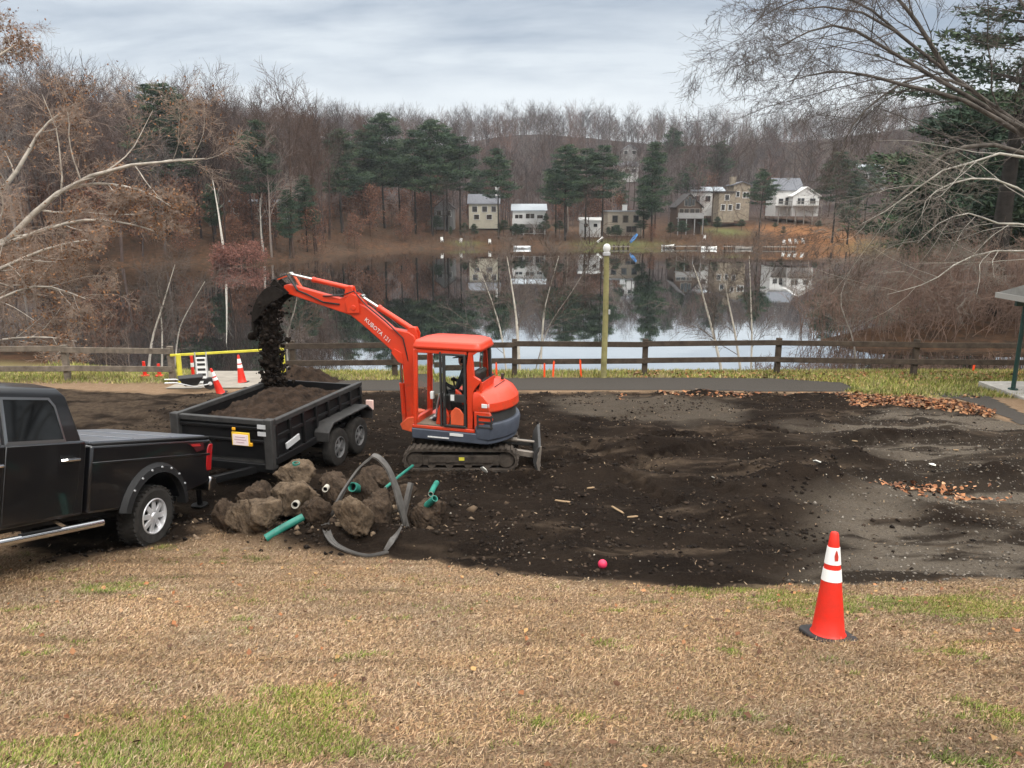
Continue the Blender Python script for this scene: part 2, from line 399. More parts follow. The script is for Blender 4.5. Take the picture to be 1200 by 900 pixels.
grvc = mixc(fine, (.055,.045,.036), (.26,.22,.175)); grvc = mixc(M('MULTIPLY', noise(26, 4, .7, .45, .7), .5, t), grvc, (.035,.028,.023)); grvc = mixc(M('MULTIPLY', mid, .3, t), grvc, (.12,.09,.062))
flo = mixc(noise(1.3, 6, .7), (.040,.027,.019), (.13,.066,.036)); flo = mixc(M('MULTIPLY', noise(.22, 4, .6), .5, t), flo, (.066,.052,.040))
c_ = mixc(attr('green'), dry, grn)
c_ = mixc(attr('dirt'), c_, mixc(attr('gravel'), drt, grvc))
flo = mixc(M('MULTIPLY', attr('hill'), .85, t), flo, mixc(noise(.35, 5, .7), (.032,.026,.027), (.066,.052,.050))); c_ = mixc(attr('leafy'), c_, flo); c_ = mixc(attr('far_lawn'), c_, (.12,.13,.05)); c_ = mixc(attr('rust'), c_, mixc(noise(.8, 6, .7), (.13,.06,.028), (.24,.115,.05)))
t.links.new(c_, P.inputs['Base Color'])
bp = N(t, 'ShaderNodeBump'); bp.inputs['Distance'].default_value = .03; bp.inputs['Strength'].default_value = .8
hh = N(t, 'ShaderNodeMath', operation='ADD'); t.links.new(fine, hh.inputs[0]); t.links.new(noise(28, 8, .75), hh.inputs[1]); t.links.new(hh.outputs[0], bp.inputs['Height']); t.links.new(bp.outputs[0], P.inputs['Normal'])
go = np_mesh('ground', np.stack([X, Y, Z], -1), F, gm, True, dict(dirt=md, gravel=gv, green=gr, leafy=lf, pale=pale, far_lawn=lawn_far, rust=rust, hill=sstep(25, 70, sdist)*(Y > 60)))
tag(go, 'sloping ground of dry lawn, dug dark soil and leaf covered far hills', 'ground', kind='structure')

# ------------------------------------------------------------------ water
wm = bpy.data.materials.new('water'); wm.use_nodes = True; t = wm.node_tree; b = t.nodes['Principled BSDF']
b.inputs['Base Color'].default_value = (.012,.014,.012,1); b.inputs['Roughness'].default_value = .02; b.inputs['IOR'].default_value = 1.33
gl = N(t, 'ShaderNodeBsdfGlossy'); gl.inputs['Color'].default_value = (.93,.95,.96,1); gl.inputs['Roughness'].default_value = .012; lw = N(t, 'ShaderNodeLayerWeight'); lw.inputs['Blend'].default_value = .5
lr = N(t, 'ShaderNodeMapRange'); lr.inputs[1].default_value = .45; lr.inputs[2].default_value = .80; lr.inputs[3].default_value = .1; lr.inputs[4].default_value = .84; t.links.new(lw.outputs['Facing'], lr.inputs[0]); ms = N(t, 'ShaderNodeMixShader'); t.links.new(lr.outputs[0], ms.inputs[0]); t.links.new(b.outputs[0], ms.inputs[1]); t.links.new(gl.outputs[0], ms.inputs[2]); t.links.new(ms.outputs[0], t.nodes['Material Output'].inputs[0])
tcn = N(t, 'ShaderNodeTexCoord'); mpn = N(t, 'ShaderNodeMapping'); mpn.inputs['Scale'].default_value = (.6, 1, 1); t.links.new(tcn.outputs['Object'], mpn.inputs[0])
nn = N(t, 'ShaderNodeTexNoise'); nn.inputs['Scale'].default_value = 1.2; nn.inputs['Detail'].default_value = 4; t.links.new(mpn.outputs[0], nn.inputs[0])
bb = N(t, 'ShaderNodeBump'); bb.inputs['Strength'].default_value = .022; bb.inputs['Distance'].default_value = .05; t.links.new(nn.outputs[0], bb.inputs['Height']); t.links.new(bb.outputs[0], b.inputs['Normal']); t.links.new(bb.outputs[0], gl.inputs['Normal'])
wmb = MB(); wmb.add([(-650,24,WATER),(650,24,WATER),(650,400,WATER),(-650,400,WATER)], [(0,1,2,3)])
tag(wmb.build('lake_water', wm, smooth=0), 'still dark lake mirroring the wooded far shore', 'lake', kind='structure')

# ------------------------------------------------------------------ path, ramp
def drape(name, poly, m, lift, step=.12, label=None, cat=None):
    p = np.array(poly); xs = np.arange(p[:,0].min()-step, p[:,0].max()+step, step); ys = np.arange(p[:,1].min()-step, p[:,1].max()+step, step)
    A, B = np.meshgrid(xs, ys); s = poly_sd(poly, A.ravel(), B.ravel()).reshape(A.shape)
    z = hgt(A.ravel(), B.ravel()).reshape(A.shape) + lift; idx = np.arange(A.size).reshape(A.shape)
    edge = .05*fbm(A*3, B*3, 3); keep = (s[:-1,:-1]+edge[:-1,:-1] > 0)
    f = np.stack([idx[:-1,:-1], idx[:-1,1:], idx[1:,1:], idx[1:,:-1]], -1)[keep]
    u, inv = np.unique(f, return_inverse=True)
    V = np.stack([A.ravel(), B.ravel(), z.ravel()], -1)[u]
    return tag(np_mesh(name, V, inv.reshape(-1, 4), m, True), label, cat, kind='structure')
asph = mat('asphalt', (.050,.044,.038), .9, noise=.3, nscale=30, bump=.5, bscale=90)
concm = mat('old_concrete', (.36,.34,.31), .9, noise=.25, nscale=3, bump=.4, bscale=40)
drape('asphalt_path', PATH, asph, .012, label='narrow grey asphalt path along the fence', cat='path')
drape('concrete_ramp', RAMP, mat('pale_concrete', (.26,.235,.20), .9, noise=.2, nscale=2.5, bump=.3), .03, label='pale concrete ramp leading down to the lake', cat='path')
SLAB = (14.1, 18.6, 17.5, 22.4)
sz = hz1(15, 20.5)+.07
mb = MB(); mb.box(((SLAB[0]+20)/2, (SLAB[1]+SLAB[3])/2, sz-.15), (20-SLAB[0], SLAB[3]-SLAB[1], .3))
tag(mb.build('concrete_slab', concm, bevel=.015), 'pale concrete floor slab under the shelter', 'slab', kind='structure')
sidewalk = W([(1085,462),(1150,462),(1175,474),(1210,492),(1240,496),(1240,506),(1195,497),(1160,483),(1130,470)])
drape('asphalt_walk', sidewalk, asph, .012, label='dark asphalt strip curving round the shelter slab', cat='path')
# ================================================================== TREES
def rot_about(v, axis, a): return Matrix.Rotation(a, 3, axis) @ v
def perp(v, rg):
    for _ in range(8):
        q = Vector((rg.gauss(0,1), rg.gauss(0,1), rg.gauss(0,1))); q = q - v*q.dot(v)
        if q.length > .2: return q.normalized()
    return v.orthogonal().normalized()
def limb_path(p, d, L, nseg, wob, trop, rg):
    pts = [Vector(p)]; d = Vector(d).normalized()
    for i in range(nseg):
        d = (d + perp(d, rg)*wob*rg.random() + Vector((0,0,trop))).normalized()
        pts.append(pts[-1] + d*(L/nseg))
    return pts
def sample(pts, t):
    f = t*(len(pts)-1); i = min(int(f), len(pts)-2); u = f-i
    return pts[i].lerp(pts[i+1], u), (pts[i+1]-pts[i]).normalized()
def grow(tw, pts, r0, r1, lev, cfg, rg, tips=None, trunk=None):
    """adds this limb, then its children; limbs of level < cfg['split'] go to the trunk mesh"""
    k = len(pts); rad = [r0+(r1-r0)*i/(k-1) for i in range(k)]
    tgt = trunk if (trunk is not None and lev < cfg.get('split', 1)) else tw
    tgt.tube(pts, rad, cfg['sides'][min(lev, len(cfg['sides'])-1)], cap=False)
    if lev >= cfg['max']:
        if tips is not None: tips.append((pts[-1], (pts[-1]-pts[-2]).normalized())); tips.append((pts[len(pts)//2], (pts[-1]-pts[-2]).normalized()))
        return
    n = cfg['n'][lev]; L = sum((pts[i+1]-pts[i]).length for i in range(k-1)); t0 = cfg['t0'][lev]
    for i in range(n):
        t = t0 + (1-t0)*((i+rg.random()*.9)/n)**cfg.get('tp', .9)
        p, d = sample(pts, min(t, .99)); a = R(cfg['ang'][lev]*(.7+.6*rg.random()))
        cd = rot_about(d, perp(d, rg), a)
        if cfg.get('flat') and lev > 0: cd.z *= .6
        cl = L*cfg['ratio'][lev]*(.6+.7*rg.random())*(1.15-.55*t if lev == 0 else 1)
        cr = max(cfg['rmin'], (r0+(r1-r0)*t)*cfg['rr'][lev])
        grow(tw, limb_path(p, cd, cl, cfg['seg'][lev+1], cfg['wob'], cfg['trop'][min(lev+1, len(cfg['trop'])-1)], rg), cr, max(cfg['rmin']*.6, cr*.35), lev+1, cfg, rg, tips, trunk)
bark_far = [mat('grey_bark', (.064,.053,.050), .9, noise=.25, nscale=.6), mat('brown_bark', (.060,.044,.036), .9, noise=.25, nscale=.6), mat('pale_bark', (.17,.155,.14), .9, noise=.25, nscale=.6)]
for m_ in bark_far:      # every tree its own shade of bark
    t = m_.node_tree; b = t.nodes['Principled BSDF']; src = b.inputs['Base Color'].links[0].from_socket; oi = N(t, 'ShaderNodeObjectInfo'); rp = N(t, 'ShaderNodeValToRGB'); t.links.new(oi.outputs['Random'], rp.inputs[0])
    for i, (p_, c_) in enumerate(((0,(.62,.55,.56,1)),(.35,(1,.95,.95,1)),(.7,(1.25,1.02,.92,1)),(1,(1.55,1.42,1.34,1)))):
        e = rp.color_ramp.elements[i] if i < 2 else rp.color_ramp.elements.new(p_); e.position = p_; e.color = c_
    mm = N(t, 'ShaderNodeMix', data_type='RGBA'); mm.blend_type = 'MULTIPLY'; mm.inputs[0].default_value = 1; t.links.new(src, mm.inputs[6]); t.links.new(rp.outputs[0], mm.inputs[7]); t.links.new(mm.outputs[2], b.inputs['Base Color'])
white_bark = mat('white_bark', (.52,.48,.42), .85, noise=.35, nscale=3)
grey_bark = mat('mottled_grey_bark', (.27,.245,.215), .9, noise=.5, nscale=2.2, bump=.5, bscale=14)
dark_bark = mat('dark_bark', (.027,.023,.020), .95, noise=.4, nscale=4, bump=.8, bscale=14)
twig_m = mat('brown_twigs', (.085,.062,.050), .95, noise=.3, nscale=.7)
thick_m = mat('reddish_brown_twigs', (.15,.10,.078), .95, noise=.4, nscale=.7)
leaf_m = tint_mat('dead_leaves'); needle_m = tint_mat('needles', .75, .25)

def leaf_cards(centers, size, count, spread, pal, rg, droop=0, aspect=.6):
    """count random leaf quads round each centre"""
    c = np.repeat(np.array([tuple(x) for x in centers], dtype=float), count, 0); n = len(c)
    c = c + rg.normal(0, 1, (n,3))*spread
    u = rg.normal(0, 1, (n,3)); u[:,2] -= droop; u /= np.linalg.norm(u, axis=1)[:,None]
    w_ = rg.normal(0, 1, (n,3)); w_ -= u*(u*w_).sum(1)[:,None]; w_ /= np.linalg.norm(w_, axis=1)[:,None]
    s = size*(.55+.9*rg.random((n,1)))
    V = np.stack([c, c+u*s*.5+w_*s*aspect*.5, c+u*s, c+u*s*.5-w_*s*aspect*.5], 1).reshape(-1, 3)
    Fq = np.arange(4*n).reshape(n, 4); pal = np.array(pal); ci = pal[rg.integers(0, len(pal), n)]*(.7+.6*rg.random((n,1)))
    return V, Fq, np.repeat(ci, 4, 0)

def bare_tree_mesh(h, rg, dense=1.0, spread=1.0, lo=.35):
    mb = MB(); cfg = dict(sides=[5,3,3,3], max=3, n=[int(16*dense), int(8*dense), int(6*dense)], t0=[lo,.25,.2], ang=[42*spread,40,38], ratio=[.42,.5,.5], rr=[.42,.45,.5], rmin=.021, seg=[6,4,3,2], wob=.22, trop=[.05,.10,.06,.03])
    r0 = h*.0125
    grow(mb, limb_path((0,0,-.6), (rg.gauss(0,.04), rg.gauss(0,.04), 1), h*.93, 6, .10, .1, rg), r0, r0*.16, 0, cfg, rg)
    return mb
bare = []
for i in range(7):
    rg = random.Random(100+i); h = 16+rg.random()*4
    mb = bare_tree_mesh(h, rg, [1,1.1,.9,1,1.15,1,.9][i], [1,.8,1.1,.7,.95,1.15,.75][i], [.35,.45,.3,.5,.4,.35,.5][i])
    o = mb.build('bare_tree', bark_far[[0,1,0,1,0,2,1][i]], smooth=0, fixn=False); bare.append((o, h))
def conifer(h, rg, nrgx, c0=.35, width=.22, flat=.28, leafs=26, size=.42, pal=((.034,.060,.036),(.046,.078,.042),(.062,.092,.046),(.026,.046,.030)), gap=.15, name='pine_tree', trunk_r=None, tilt=.12):
    tr = MB(); r = trunk_r or h*.012
    tr.tube(limb_path((0,0,-.6), (rg.gauss(0,.015), rg.gauss(0,.015), 1), h+.5, 8, .03, .05, rg), [r*(1-.85*i/8) for i in range(9)], 7, cap=False)
    cen = []; z = h*c0
    for _ in range(9):      # dead snags below the crown
        a = rg.random()*6.283; zz = h*c0*(.45+.55*rg.random()); q = Vector((math.cos(a), math.sin(a), .05)); tr.tube([Vector((0,0,zz)), Vector((0,0,zz))+q*(.6+rg.random()*1.4)], [.04,.015], 3, cap=False)
    while z < h*.985:
        f = (z-h*c0)/(h*(1-c0)); prof = (min(1, .55+f*2.2) if f < .25 else 1)*(1-f)**.62 + .05
        n = rg.choice((3,4,5)); a0 = rg.random()*6.28
        for i in range(n):
            if rg.random() < gap: continue
            a = a0 + 6.283*i/n + rg.gauss(0,.25); L = h*width*prof*(.6+.65*rg.random())
            d = Vector((math.cos(a), math.sin(a), tilt+.12*rg.gauss(0,1)))
            p0 = Vector((0,0,z)); pts = limb_path(p0, d, L, 3, .12, .03, rg); tr.tube(pts, [max(.02, r*.28), .03, .02, .012], 3, cap=False)
            m = max(2, int(L/.55))
            for k in range(m):
                t_ = .3+.7*(k+.6)/m; q, _d = sample(pts, min(t_, .99)); cen.append((q, .28+.30*L*.28))
        z += h*(.028+.022*rg.random())*(1 if f < .7 else .7)
    c = np.repeat(np.array([tuple(q) for q, _ in cen]), leafs, 0); sc = np.repeat(np.array([s_ for _, s_ in cen]), leafs)[:,None]; n = len(c)
    off = nrgx.normal(0, 1, (n,3))*sc*np.array([1,1,flat]); c = c+off
    out = c.copy(); out[:,2] = 0; out /= (np.linalg.norm(out, axis=1)[:,None]+1e-6)
    u = out*.8 + nrgx.normal(0,.6,(n,3)); u[:,2] = u[:,2]*.5+.25; u /= np.linalg.norm(u, axis=1)[:,None]
    w_ = nrgx.normal(0,1,(n,3)); w_ -= u*(u*w_).sum(1)[:,None]; w_ /= np.linalg.norm(w_, axis=1)[:,None]
    s = size*(.6+.8*nrgx.random((n,1)))
    V = np.stack([c-w_*s*.22, c+w_*s*.22, c+u*s], 1).reshape(-1,3); pal = np.array(pal)
    cl = np.repeat(pal[nrgx.integers(0,len(pal),len(cen))], leafs, 0)*(.75+.5*nrgx.random((n,1)))
    root = empty(name); tr.build('trunk', dark_bark, root, smooth=60, fixn=False)
    np_mesh('crown', V, np.arange(3*n).reshape(n,3), needle_m, vcol=np.repeat(cl,3,0), parent=root)
    return root
HOUSE_PX = [(601,641,165,275),(548,598,172,250),(507,530,165,258),(711,752,163,272),(789,824,165,262),(824,842,185,240),(842,880,178,247),(906,962,182,245),(672,706,160,270)]
def blocked(px, D):
    for a, b, d, _ in HOUSE_PX:
        if a-5 < px < b+5 and D < d+7: return True
    if 725 < px < 748 and D < 300 and D > 185: return True
    return False
def pxof(x, y, z=0): 
    dz = z-CZ; dep = y*math.cos(PITCH) - dz*math.sin(PITCH); return 600+FPX*x/dep, 450-FPX*(y*math.sin(PITCH)+dz*math.cos(PITCH))/dep
def put(o, x, y, s, rz, z=None): o.location = (x, y, hz1(x, y) if z is None else z); o.scale = (s, s, s); o.rotation_euler = (0, 0, rz)

# pines that stand out on the far shore: (px, top y, distance, width factor, look)
pines = []
pv = [conifer(20, random.Random(40+i), np.random.default_rng(40+i), c0=[.36,.45,.30,.5][i], width=[.29,.25,.20,.27][i], flat=[.30,.28,.38,.33][i], leafs=[56,56,46,52][i], size=.37, gap=[.25,.3,.15,.28][i]) for i in range(4)]
used = [False]*4
PINE = [(181,94,117,0,'tall pointed pine breaking the skyline above the left wood'),(212,120,138,3,'dark pine just right of the tall pointed pine on the left skyline'),(297,138,112,1,'slim pine above the low grey house in the left wood'),
 (178,235,112,2,'small dark pine inside the left wood near the water'),(355,205,120,2,'small pine in the left wood between rusty oaks'),
 (425,150,168,0,'broad pine at the right end of the left wood, left of its taller twin'),(446,131,164,0,'tallest broad pine at the right end of the left wood'),
 (484,150,160,1,'left pine of the dark clump beside the cream house'),(504,139,158,0,'tallest pine of the dark clump beside the cream house'),(538,158,162,1,'right pine of the dark clump beside the cream house'),
 (584,172,158,1,'single pine with a long bare trunk in front of the cream house'),(664,168,156,0,'left pine of the three between the white balcony house and the tan house'),(688,172,158,1,'middle pine of the three between the white balcony house and the tan house'),(708,168,155,1,'right pine of the three between the white balcony house and the tan house'),
 (768,166,156,2,'tall dense pine between the tan house and the brown gabled house'),(757,205,160,2,'shorter pine close beside the tall dense pine by the tan house'),
 (812,192,190,3,'dark rounded pine behind the brown gabled house'),(845,165,215,3,'dark pine on the hill above the stone house'),(800,200,205,3,'dark pine half hidden behind the tall dense pine'),
 (985,176,152,1,'dark pine at the right end of the brown sloping lawn'),(1001,200,150,2,'short pine close to the right end of the brown sloping lawn'),
 (395,150,150,0,'mid green pine in the middle of the left wood'),(335,222,112,2,'small pine at the right of the low grey house in the left wood'),(245,215,114,2,'small pine in the left wood above the white dead trunk'),(466,165,170,1,'slim pine between the tallest broad pine and the dark clump'),(522,150,166,3,'pine in the middle of the dark clump beside the cream house'),(560,200,185,3,'pine on the slope behind the cream house'),(652,190,160,1,'slim pine at the left edge of the three beside the white balcony house'),(728,205,200,2,'small pine on the hill behind the tan house'),(895,198,158,3,'rounded green pine with a bare trunk at the left of the brown lawn'),(1020,190,170,3,'dark pine at the right end of the far shore wood'),(790,150,260,3,'pine standing high on the hill right of the hilltop houses'),(640,250,162,2,'low evergreen right beside the white balcony house'),(585,262,161,2,'low evergreen at the water below the cream house'),(528,265,158,2,'low evergreen below the dark clump of pines')]
for px, ty, D, k, lab in PINE:
    o = pv[k] if not used[k] else copy_tree(pv[k]); used[k] = True
    p = at(px, ty, D); z0 = hz1(p.x, D); s = (p.z-z0)/20
    put(o, p.x, D, s, rng.random()*6.28, z0); tag(o, lab, 'pine tree', 'pines on the far shore')

for i, px in enumerate((604,612,636,556,590,600,712,722,750,784,797,822,838,866,905,915,955,655,545,512)):
    D = rng.uniform(156,163) if px < 800 else rng.uniform(158,172); x = (px-600)/FPX*D*.99; o = copy_tree(pv[(2,0,3)[i%3]]); put(o, x, D, rng.uniform(.09,.20), rng.random()*6.28); o.scale = (o.scale[0]*1.7, o.scale[1]*1.7, o.scale[2]); tag(o, 'low dark evergreen bush among the houses across the lake', 'bush', 'evergreen bushes among the far houses')
# low rusty oaks and beeches that keep their leaves
def rusty_tree(h, rg, nr, pal, leafs):
    tr = MB(); tips = []
    cfg = dict(sides=[5,3,3], max=2, n=[16,7], t0=[.12,.2], ang=[62,45], ratio=[.36,.5], rr=[.4,.45], rmin=.014, seg=[6,3,2], wob=.25, trop=[.05,.06,.02])
    grow(tr, limb_path((0,0,-.4),(0,0,1), h*.92, 6, .12, .1, rg), h*.012, .02, 0, cfg, rg, tips)
    root = empty('oak_tree'); tr.build('trunk', bark_far[1], root, smooth=0, fixn=False)
    V, F_, C = leaf_cards([t_[0] for t_ in tips], .30, leafs, .45, pal, nr); np_mesh('crown', V, F_, leaf_m, vcol=C, parent=root)
    return root
RUST = ((.15,.065,.038),(.11,.05,.034),(.19,.085,.045),(.09,.05,.036))
rv = [rusty_tree(9, random.Random(60+i), np.random.default_rng(60+i), RUST, 7+2*i) for i in range(3)]
ru = [False]*3; n = 0
while n < 104:
    px = rng.uniform(60, 520) if rng.random() < .55 else rng.uniform(520, 1000); D = rng.uniform(100, 205)
    x = (px-600)/FPX*D*1.0; d = float(shore_dist(np.array([x]), np.array([D]))[0])
    if d < 1.2 or (px < 430 and d > 45) or (px >= 430 and d > 120): continue
    if px > 430 and blocked(px, D): continue
    if px > 890 and D < 190: continue
    k = n % 3; o = rv[k] if not ru[k] else copy_tree(rv[k]); ru[k] = True
    small = px > 480 and d < 14
    put(o, x, D, rng.uniform(.3,.45) if small else rng.uniform(.55, 1.15), rng.random()*6.28); tag(o, 'rusty brown oak still holding dead leaves in the far shore wood', 'tree', 'rusty oaks in the far shore wood'); n += 1
# bare trees one by one
bu = [False]*7; n = 0
def bare_put(x, D, s, k):
    o = bare[k][0] if not bu[k] else bare[k][0].copy()
    if bu[k]: col.objects.link(o)
    bu[k] = True; put(o, x, D, s, rng.random()*6.28); tag(o, 'bare grey tree in the leafless wood across the lake', 'tree', 'bare trees in the wood across the lake')
while n < 292:
    left = rng.random() < .50
    px = rng.uniform(20, 440) if left else rng.uniform(420, 1120)
    D = rng.uniform(88, 190) if left else 152+rng.random()**1.3*130
    x = (px-600)/FPX*D*1.0; d = float(shore_dist(np.array([x]), np.array([D]))[0])
    if d < 1.5 or (left and d > 85): continue
    if blocked(px, D) and rng.random() > .5: continue
    if any(a-2 < px < b+2 and d_-2 < D < d_+10 for a, b, d_, _ in HOUSE_PX): continue
    if not left and d < 25 and rng.random() < .65: continue
    if 880 < px < 1000 and D < 190: continue
    bare_put(x, D, rng.uniform(.70, 1.05) if left else rng.uniform(.42, .85), rng.randrange(7)); n += 1
# the wood behind them, too many to count: one mass of small-twigged trees up to the ridge
pool = []
for i in range(6):
    rg = random.Random(300+i); mb = MB()
    cfg = dict(sides=[4,3,3], max=2, n=([17,9] if i%2 else [20,8]) if i < 4 else [15,7], t0=[.32 if i%2 else .10,.2], ang=[44,40], ratio=[.42 if i%2 else .34,.5], rr=[.4,.45], rmin=.030 if i < 4 else .062, seg=[4,2,2], wob=.2, trop=[.05,.12,.06])
    grow(mb, limb_path((0,0,-.6),(0,0,1), 16, 4, .1, .1, rg), .13, .03, 0, cfg, rg)
    v = np.array(mb.v); f = np.array([q for q in mb.f if len(q) == 4]); pool.append((v, f))
Vs, Fs, Cs = [], [], []; base = 0; n = 0
pal = np.array(((.070,.056,.056),(.050,.041,.042),(.098,.078,.071),(.100,.056,.044)))
while n < 3500:
    D = 172+nrg.random()**(.8 if n < 1900 else .5)*(265 if n < 1900 else 290); x = nrg.uniform(-.95, .78)*D
    d = float(shore_dist(np.array([x]), np.array([D]))[0])
    if d < 12: continue
    px = 600+FPX*x/D
    if blocked(px, D) or (880 < px < 1000 and D < 195): continue
    v, f = pool[n % 4] if n < 1900 else pool[4 + n % 2]; a = nrg.random()*6.28; s = nrg.uniform(.5, 1.0) if n < 1900 else nrg.uniform(.3, .8); c_, s_ = math.cos(a)*s, math.sin(a)*s
    vv = np.stack([v[:,0]*c_-v[:,1]*s_+x, v[:,0]*s_+v[:,1]*c_+D, v[:,2]*s+hz1(x, D)], 1)
    Vs.append(vv); Fs.append(f+base); base += len(v); Cs.append(np.repeat((pal[nrg.integers(0,4)]*nrg.uniform(.65,1.4))[None], len(v), 0)); n += 1
tag(np_mesh('hillside_wood', np.concatenate(Vs), np.concatenate(Fs), tint_mat('far_bark', .9), vcol=np.concatenate(Cs)), 'leafless grey brown wood covering the hill and ridge beyond the houses', 'wood', kind='stuff')
# ================================================================== HOUSES ACROSS THE LAKE
wht = mat('white_siding', (.56,.555,.54), .7, noise=.08, nscale=2); crm = mat('cream_siding', (.50,.465,.37), .75, noise=.1, nscale=2)
tanw = mat('tan_siding', (.36,.31,.25), .8, noise=.12, nscale=2); brn = mat('brown_siding', (.075,.052,.040), .85, noise=.2, nscale=2)
stn = mat('fieldstone', (.25,.21,.16), .9, noise=.35, nscale=1.6); gry = mat('grey_siding', (.25,.245,.24), .8, noise=.1, nscale=2)
rf_g = mat('grey_shingles', (.13,.135,.15), .85, noise=.25, nscale=3); rf_b = mat('dark_shingles', (.055,.050,.050), .9, noise=.3, nscale=3); rf_l = mat('pale_metal_roof', (.28,.31,.34), .5, noise=.1, nscale=2)
glass_d = mat('dark_window_glass', (.012,.014,.016), .08, spec=.8); trimw = mat('white_trim', (.58,.57,.55), .6); wood_g = mat('weathered_deck', (.19,.17,.15), .9, noise=.25, nscale=3)
def house(px, by, D, wd, h, dp, wall, roof, label, ridge='x', pitch=.5, wins=(), deck=None, chim=None, rz=0, doorx=None, trim=trimw, base_extra=2.0, over=.35):
    """box house facing the lake; wins: (x, z, w, h) on the lake side"""
    p = at(px, by, D); z0 = p.z; root = empty('house', (p.x, D, z0), rz, label, 'house')
    mb = MB(); mb.box((0, dp/2, (h-base_extra)/2), (wd, dp, h+base_extra))
    rh = (dp if ridge == 'x' else wd)/2*pitch
    if rh > .3:
        if ridge == 'x': mb.prism([(0,h-.003),(dp,h-.003),(dp/2,h+rh)], -wd/2, wd/2, 'YZ')
        else: mb.prism([(-wd/2,h-.003),(wd/2,h-.003),(0,h+rh)], 0, dp, 'XZ')
    mb.build('wall', wall, root, smooth=0)
    mb = MB(); th = .16
    if rh <= .3: mb.box((0, dp/2, h+.13), (wd+2*over, dp+2*over, .22))
    elif ridge == 'x':
        for s in (0, 1):
            y0, y1 = (-over, dp/2+.02) if s == 0 else (dp+over, dp/2-.02); za = h - over*pitch
            mb.prism([(y0,za+.02),(y1,h+rh+.03),(y1,h+rh+.03+th),(y0,za+.02+th)], -wd/2-over, wd/2+over, 'YZ')
    else:
        for s in (-1, 1):
            x0 = s*(wd/2+over); za = h-over*pitch
            mb.prism([(x0,za+.02),(0,h+rh+.03),(0,h+rh+.03+th),(x0,za+.02+th)], -over, dp+over, 'XZ')
    rf = mb.build('roof', roof, root, smooth=0)
    if chim:
        cx, ct, cw, cm = chim; mb = MB(); mb.box((cx, dp*.45, (h+ct)/2), (cw, cw, ct-h+1.0)); mb.box((cx, dp*.45, ct+.55), (cw+.15, cw+.15, .14)); mb.build('chimney', cm, rf, smooth=0)
    for (x, z, w_, hh) in wins:
        f = MB()
        for a, b, c, d in ((x, z+hh/2+.06, w_+.28, .12), (x, z-hh/2-.06, w_+.28, .12)): f.box((a, -.04, b), (c, .1, d))
        for sx in (-1, 1): f.box((x+sx*(w_/2+.06), -.04, z), (.12, .1, hh))
        if w_ > 1.3: f.box((x, -.03, z), (.08, .07, hh))
        fr = f.build('window', trim, root, smooth=0); g = MB(); g.box((x, -.005, z), (w_, .04, hh)); g.build('pane', glass_d, fr, smooth=0)
    if deck:
        x0, x1, z, dd, pm, solid = deck; mb = MB(); mb.box(((x0+x1)/2, -dd/2-.01, z), (x1-x0, dd, .2))
        for i in range(4): xx = x0+.1+(x1-x0-.2)*i/3; mb.box((xx, -dd+.12, (z-2.1-base_extra)/2), (.16, .16, z-.2+base_extra+1.9))
        dk = mb.build('deck', pm, root, smooth=0); r_ = MB()
        if solid: r_.box(((x0+x1)/2, -dd+.05, z+.55), (x1-x0, .08, .85))
        r_.box(((x0+x1)/2, -dd+.05, z+1.03), (x1-x0, .12, .1))
        for i in range(int((x1-x0)/.4)+1): r_.box((x0+.05+(x1-x0-.1)*i/int((x1-x0)/.4), -dd+.05, z+.5), (.05, .05, 1.0))
        r_.build('railing', pm, dk, smooth=0)
    return root
house(620, 276, 165, 7.0, 5.2, 7, wht, rf_l, 'white two storey house with a wide white balcony facing the lake', 'x', .35, [(-2.3,1.1,1.7,1.2),(0,1.1,1.7,1.2),(2.3,1.1,1.7,1.2),(-2.2,3.6,1.6,1.5),(.2,3.6,1.8,1.9),(2.3,3.6,1.2,1.3)], (-3.6, 3.4, 2.5, 1.8, wht, True))
house(567, 257, 172, 6.6, 3.4, 7, crm, rf_g, 'cream house with a grey roof and pale chimneys behind the single pine', 'x', .55, [(-2,2.2,1.1,1.2),(.2,2.2,1.1,1.2),(2.2,2.2,1,1.2),(-1.6,.5,1.1,1.0),(1.2,.5,1.1,1.0)], None, (2.9, 6.4, .8, trimw))
house(520, 258, 168, 4.2, 2.6, 6, gry, rf_b, 'small grey house with a dark roof between the trunks of the pine clump', 'y', .8, [(-1,1.4,1,1.2),(1.1,1.4,.9,1.2)], (-1.8, 1.4, 1.0, 1.4, wood_g, False))
house(732, 272, 163, 7.3, 4.2, 7, tanw, rf_l, 'tan house with three square windows and a flat blue grey roof', 'x', .02, [(-2.1,2.7,1.0,1.3),(.1,2.7,1.0,1.3),(2.3,2.7,1.0,1.3),(-2.0,.6,1.6,1.1),(1.4,.6,2.0,1.1)], None, (.3, 5.0, .9, trimw), trim=wood_g)
house(807, 265, 165, 5.2, 4.1, 7, brn, rf_b, 'dark brown gabled house with tall gable windows above a grey deck', 'y', .95, [(-.75,4.9,.6,1.3),(0,5.1,.6,1.9),(.75,4.9,.6,1.3),(-1.7,2.9,.9,1.3),(-.6,2.9,.9,1.3),(.6,2.9,.9,1.3),(1.7,2.9,.9,1.3)], (-2.7, 2.7, 1.7, 1.7, gry, True), trim=wood_g)
house(829, 243, 188, 7.6, 3.8, 6, wht, rf_l, 'long white house up the slope behind the brown gabled house', 'x', .3, [(-2.6,2,1.2,1.3),(0,2,1.2,1.3),(2.5,2,1.2,1.3)])
house(851, 250, 177, 3.6, 4.6, 6, stn, rf_b, 'narrow fieldstone house with a low dark roof and flat parapet', 'x', .05, [(-.8,1.3,.8,1.2),(.8,1.3,.8,1.2),(0,3.5,.9,1.1)])
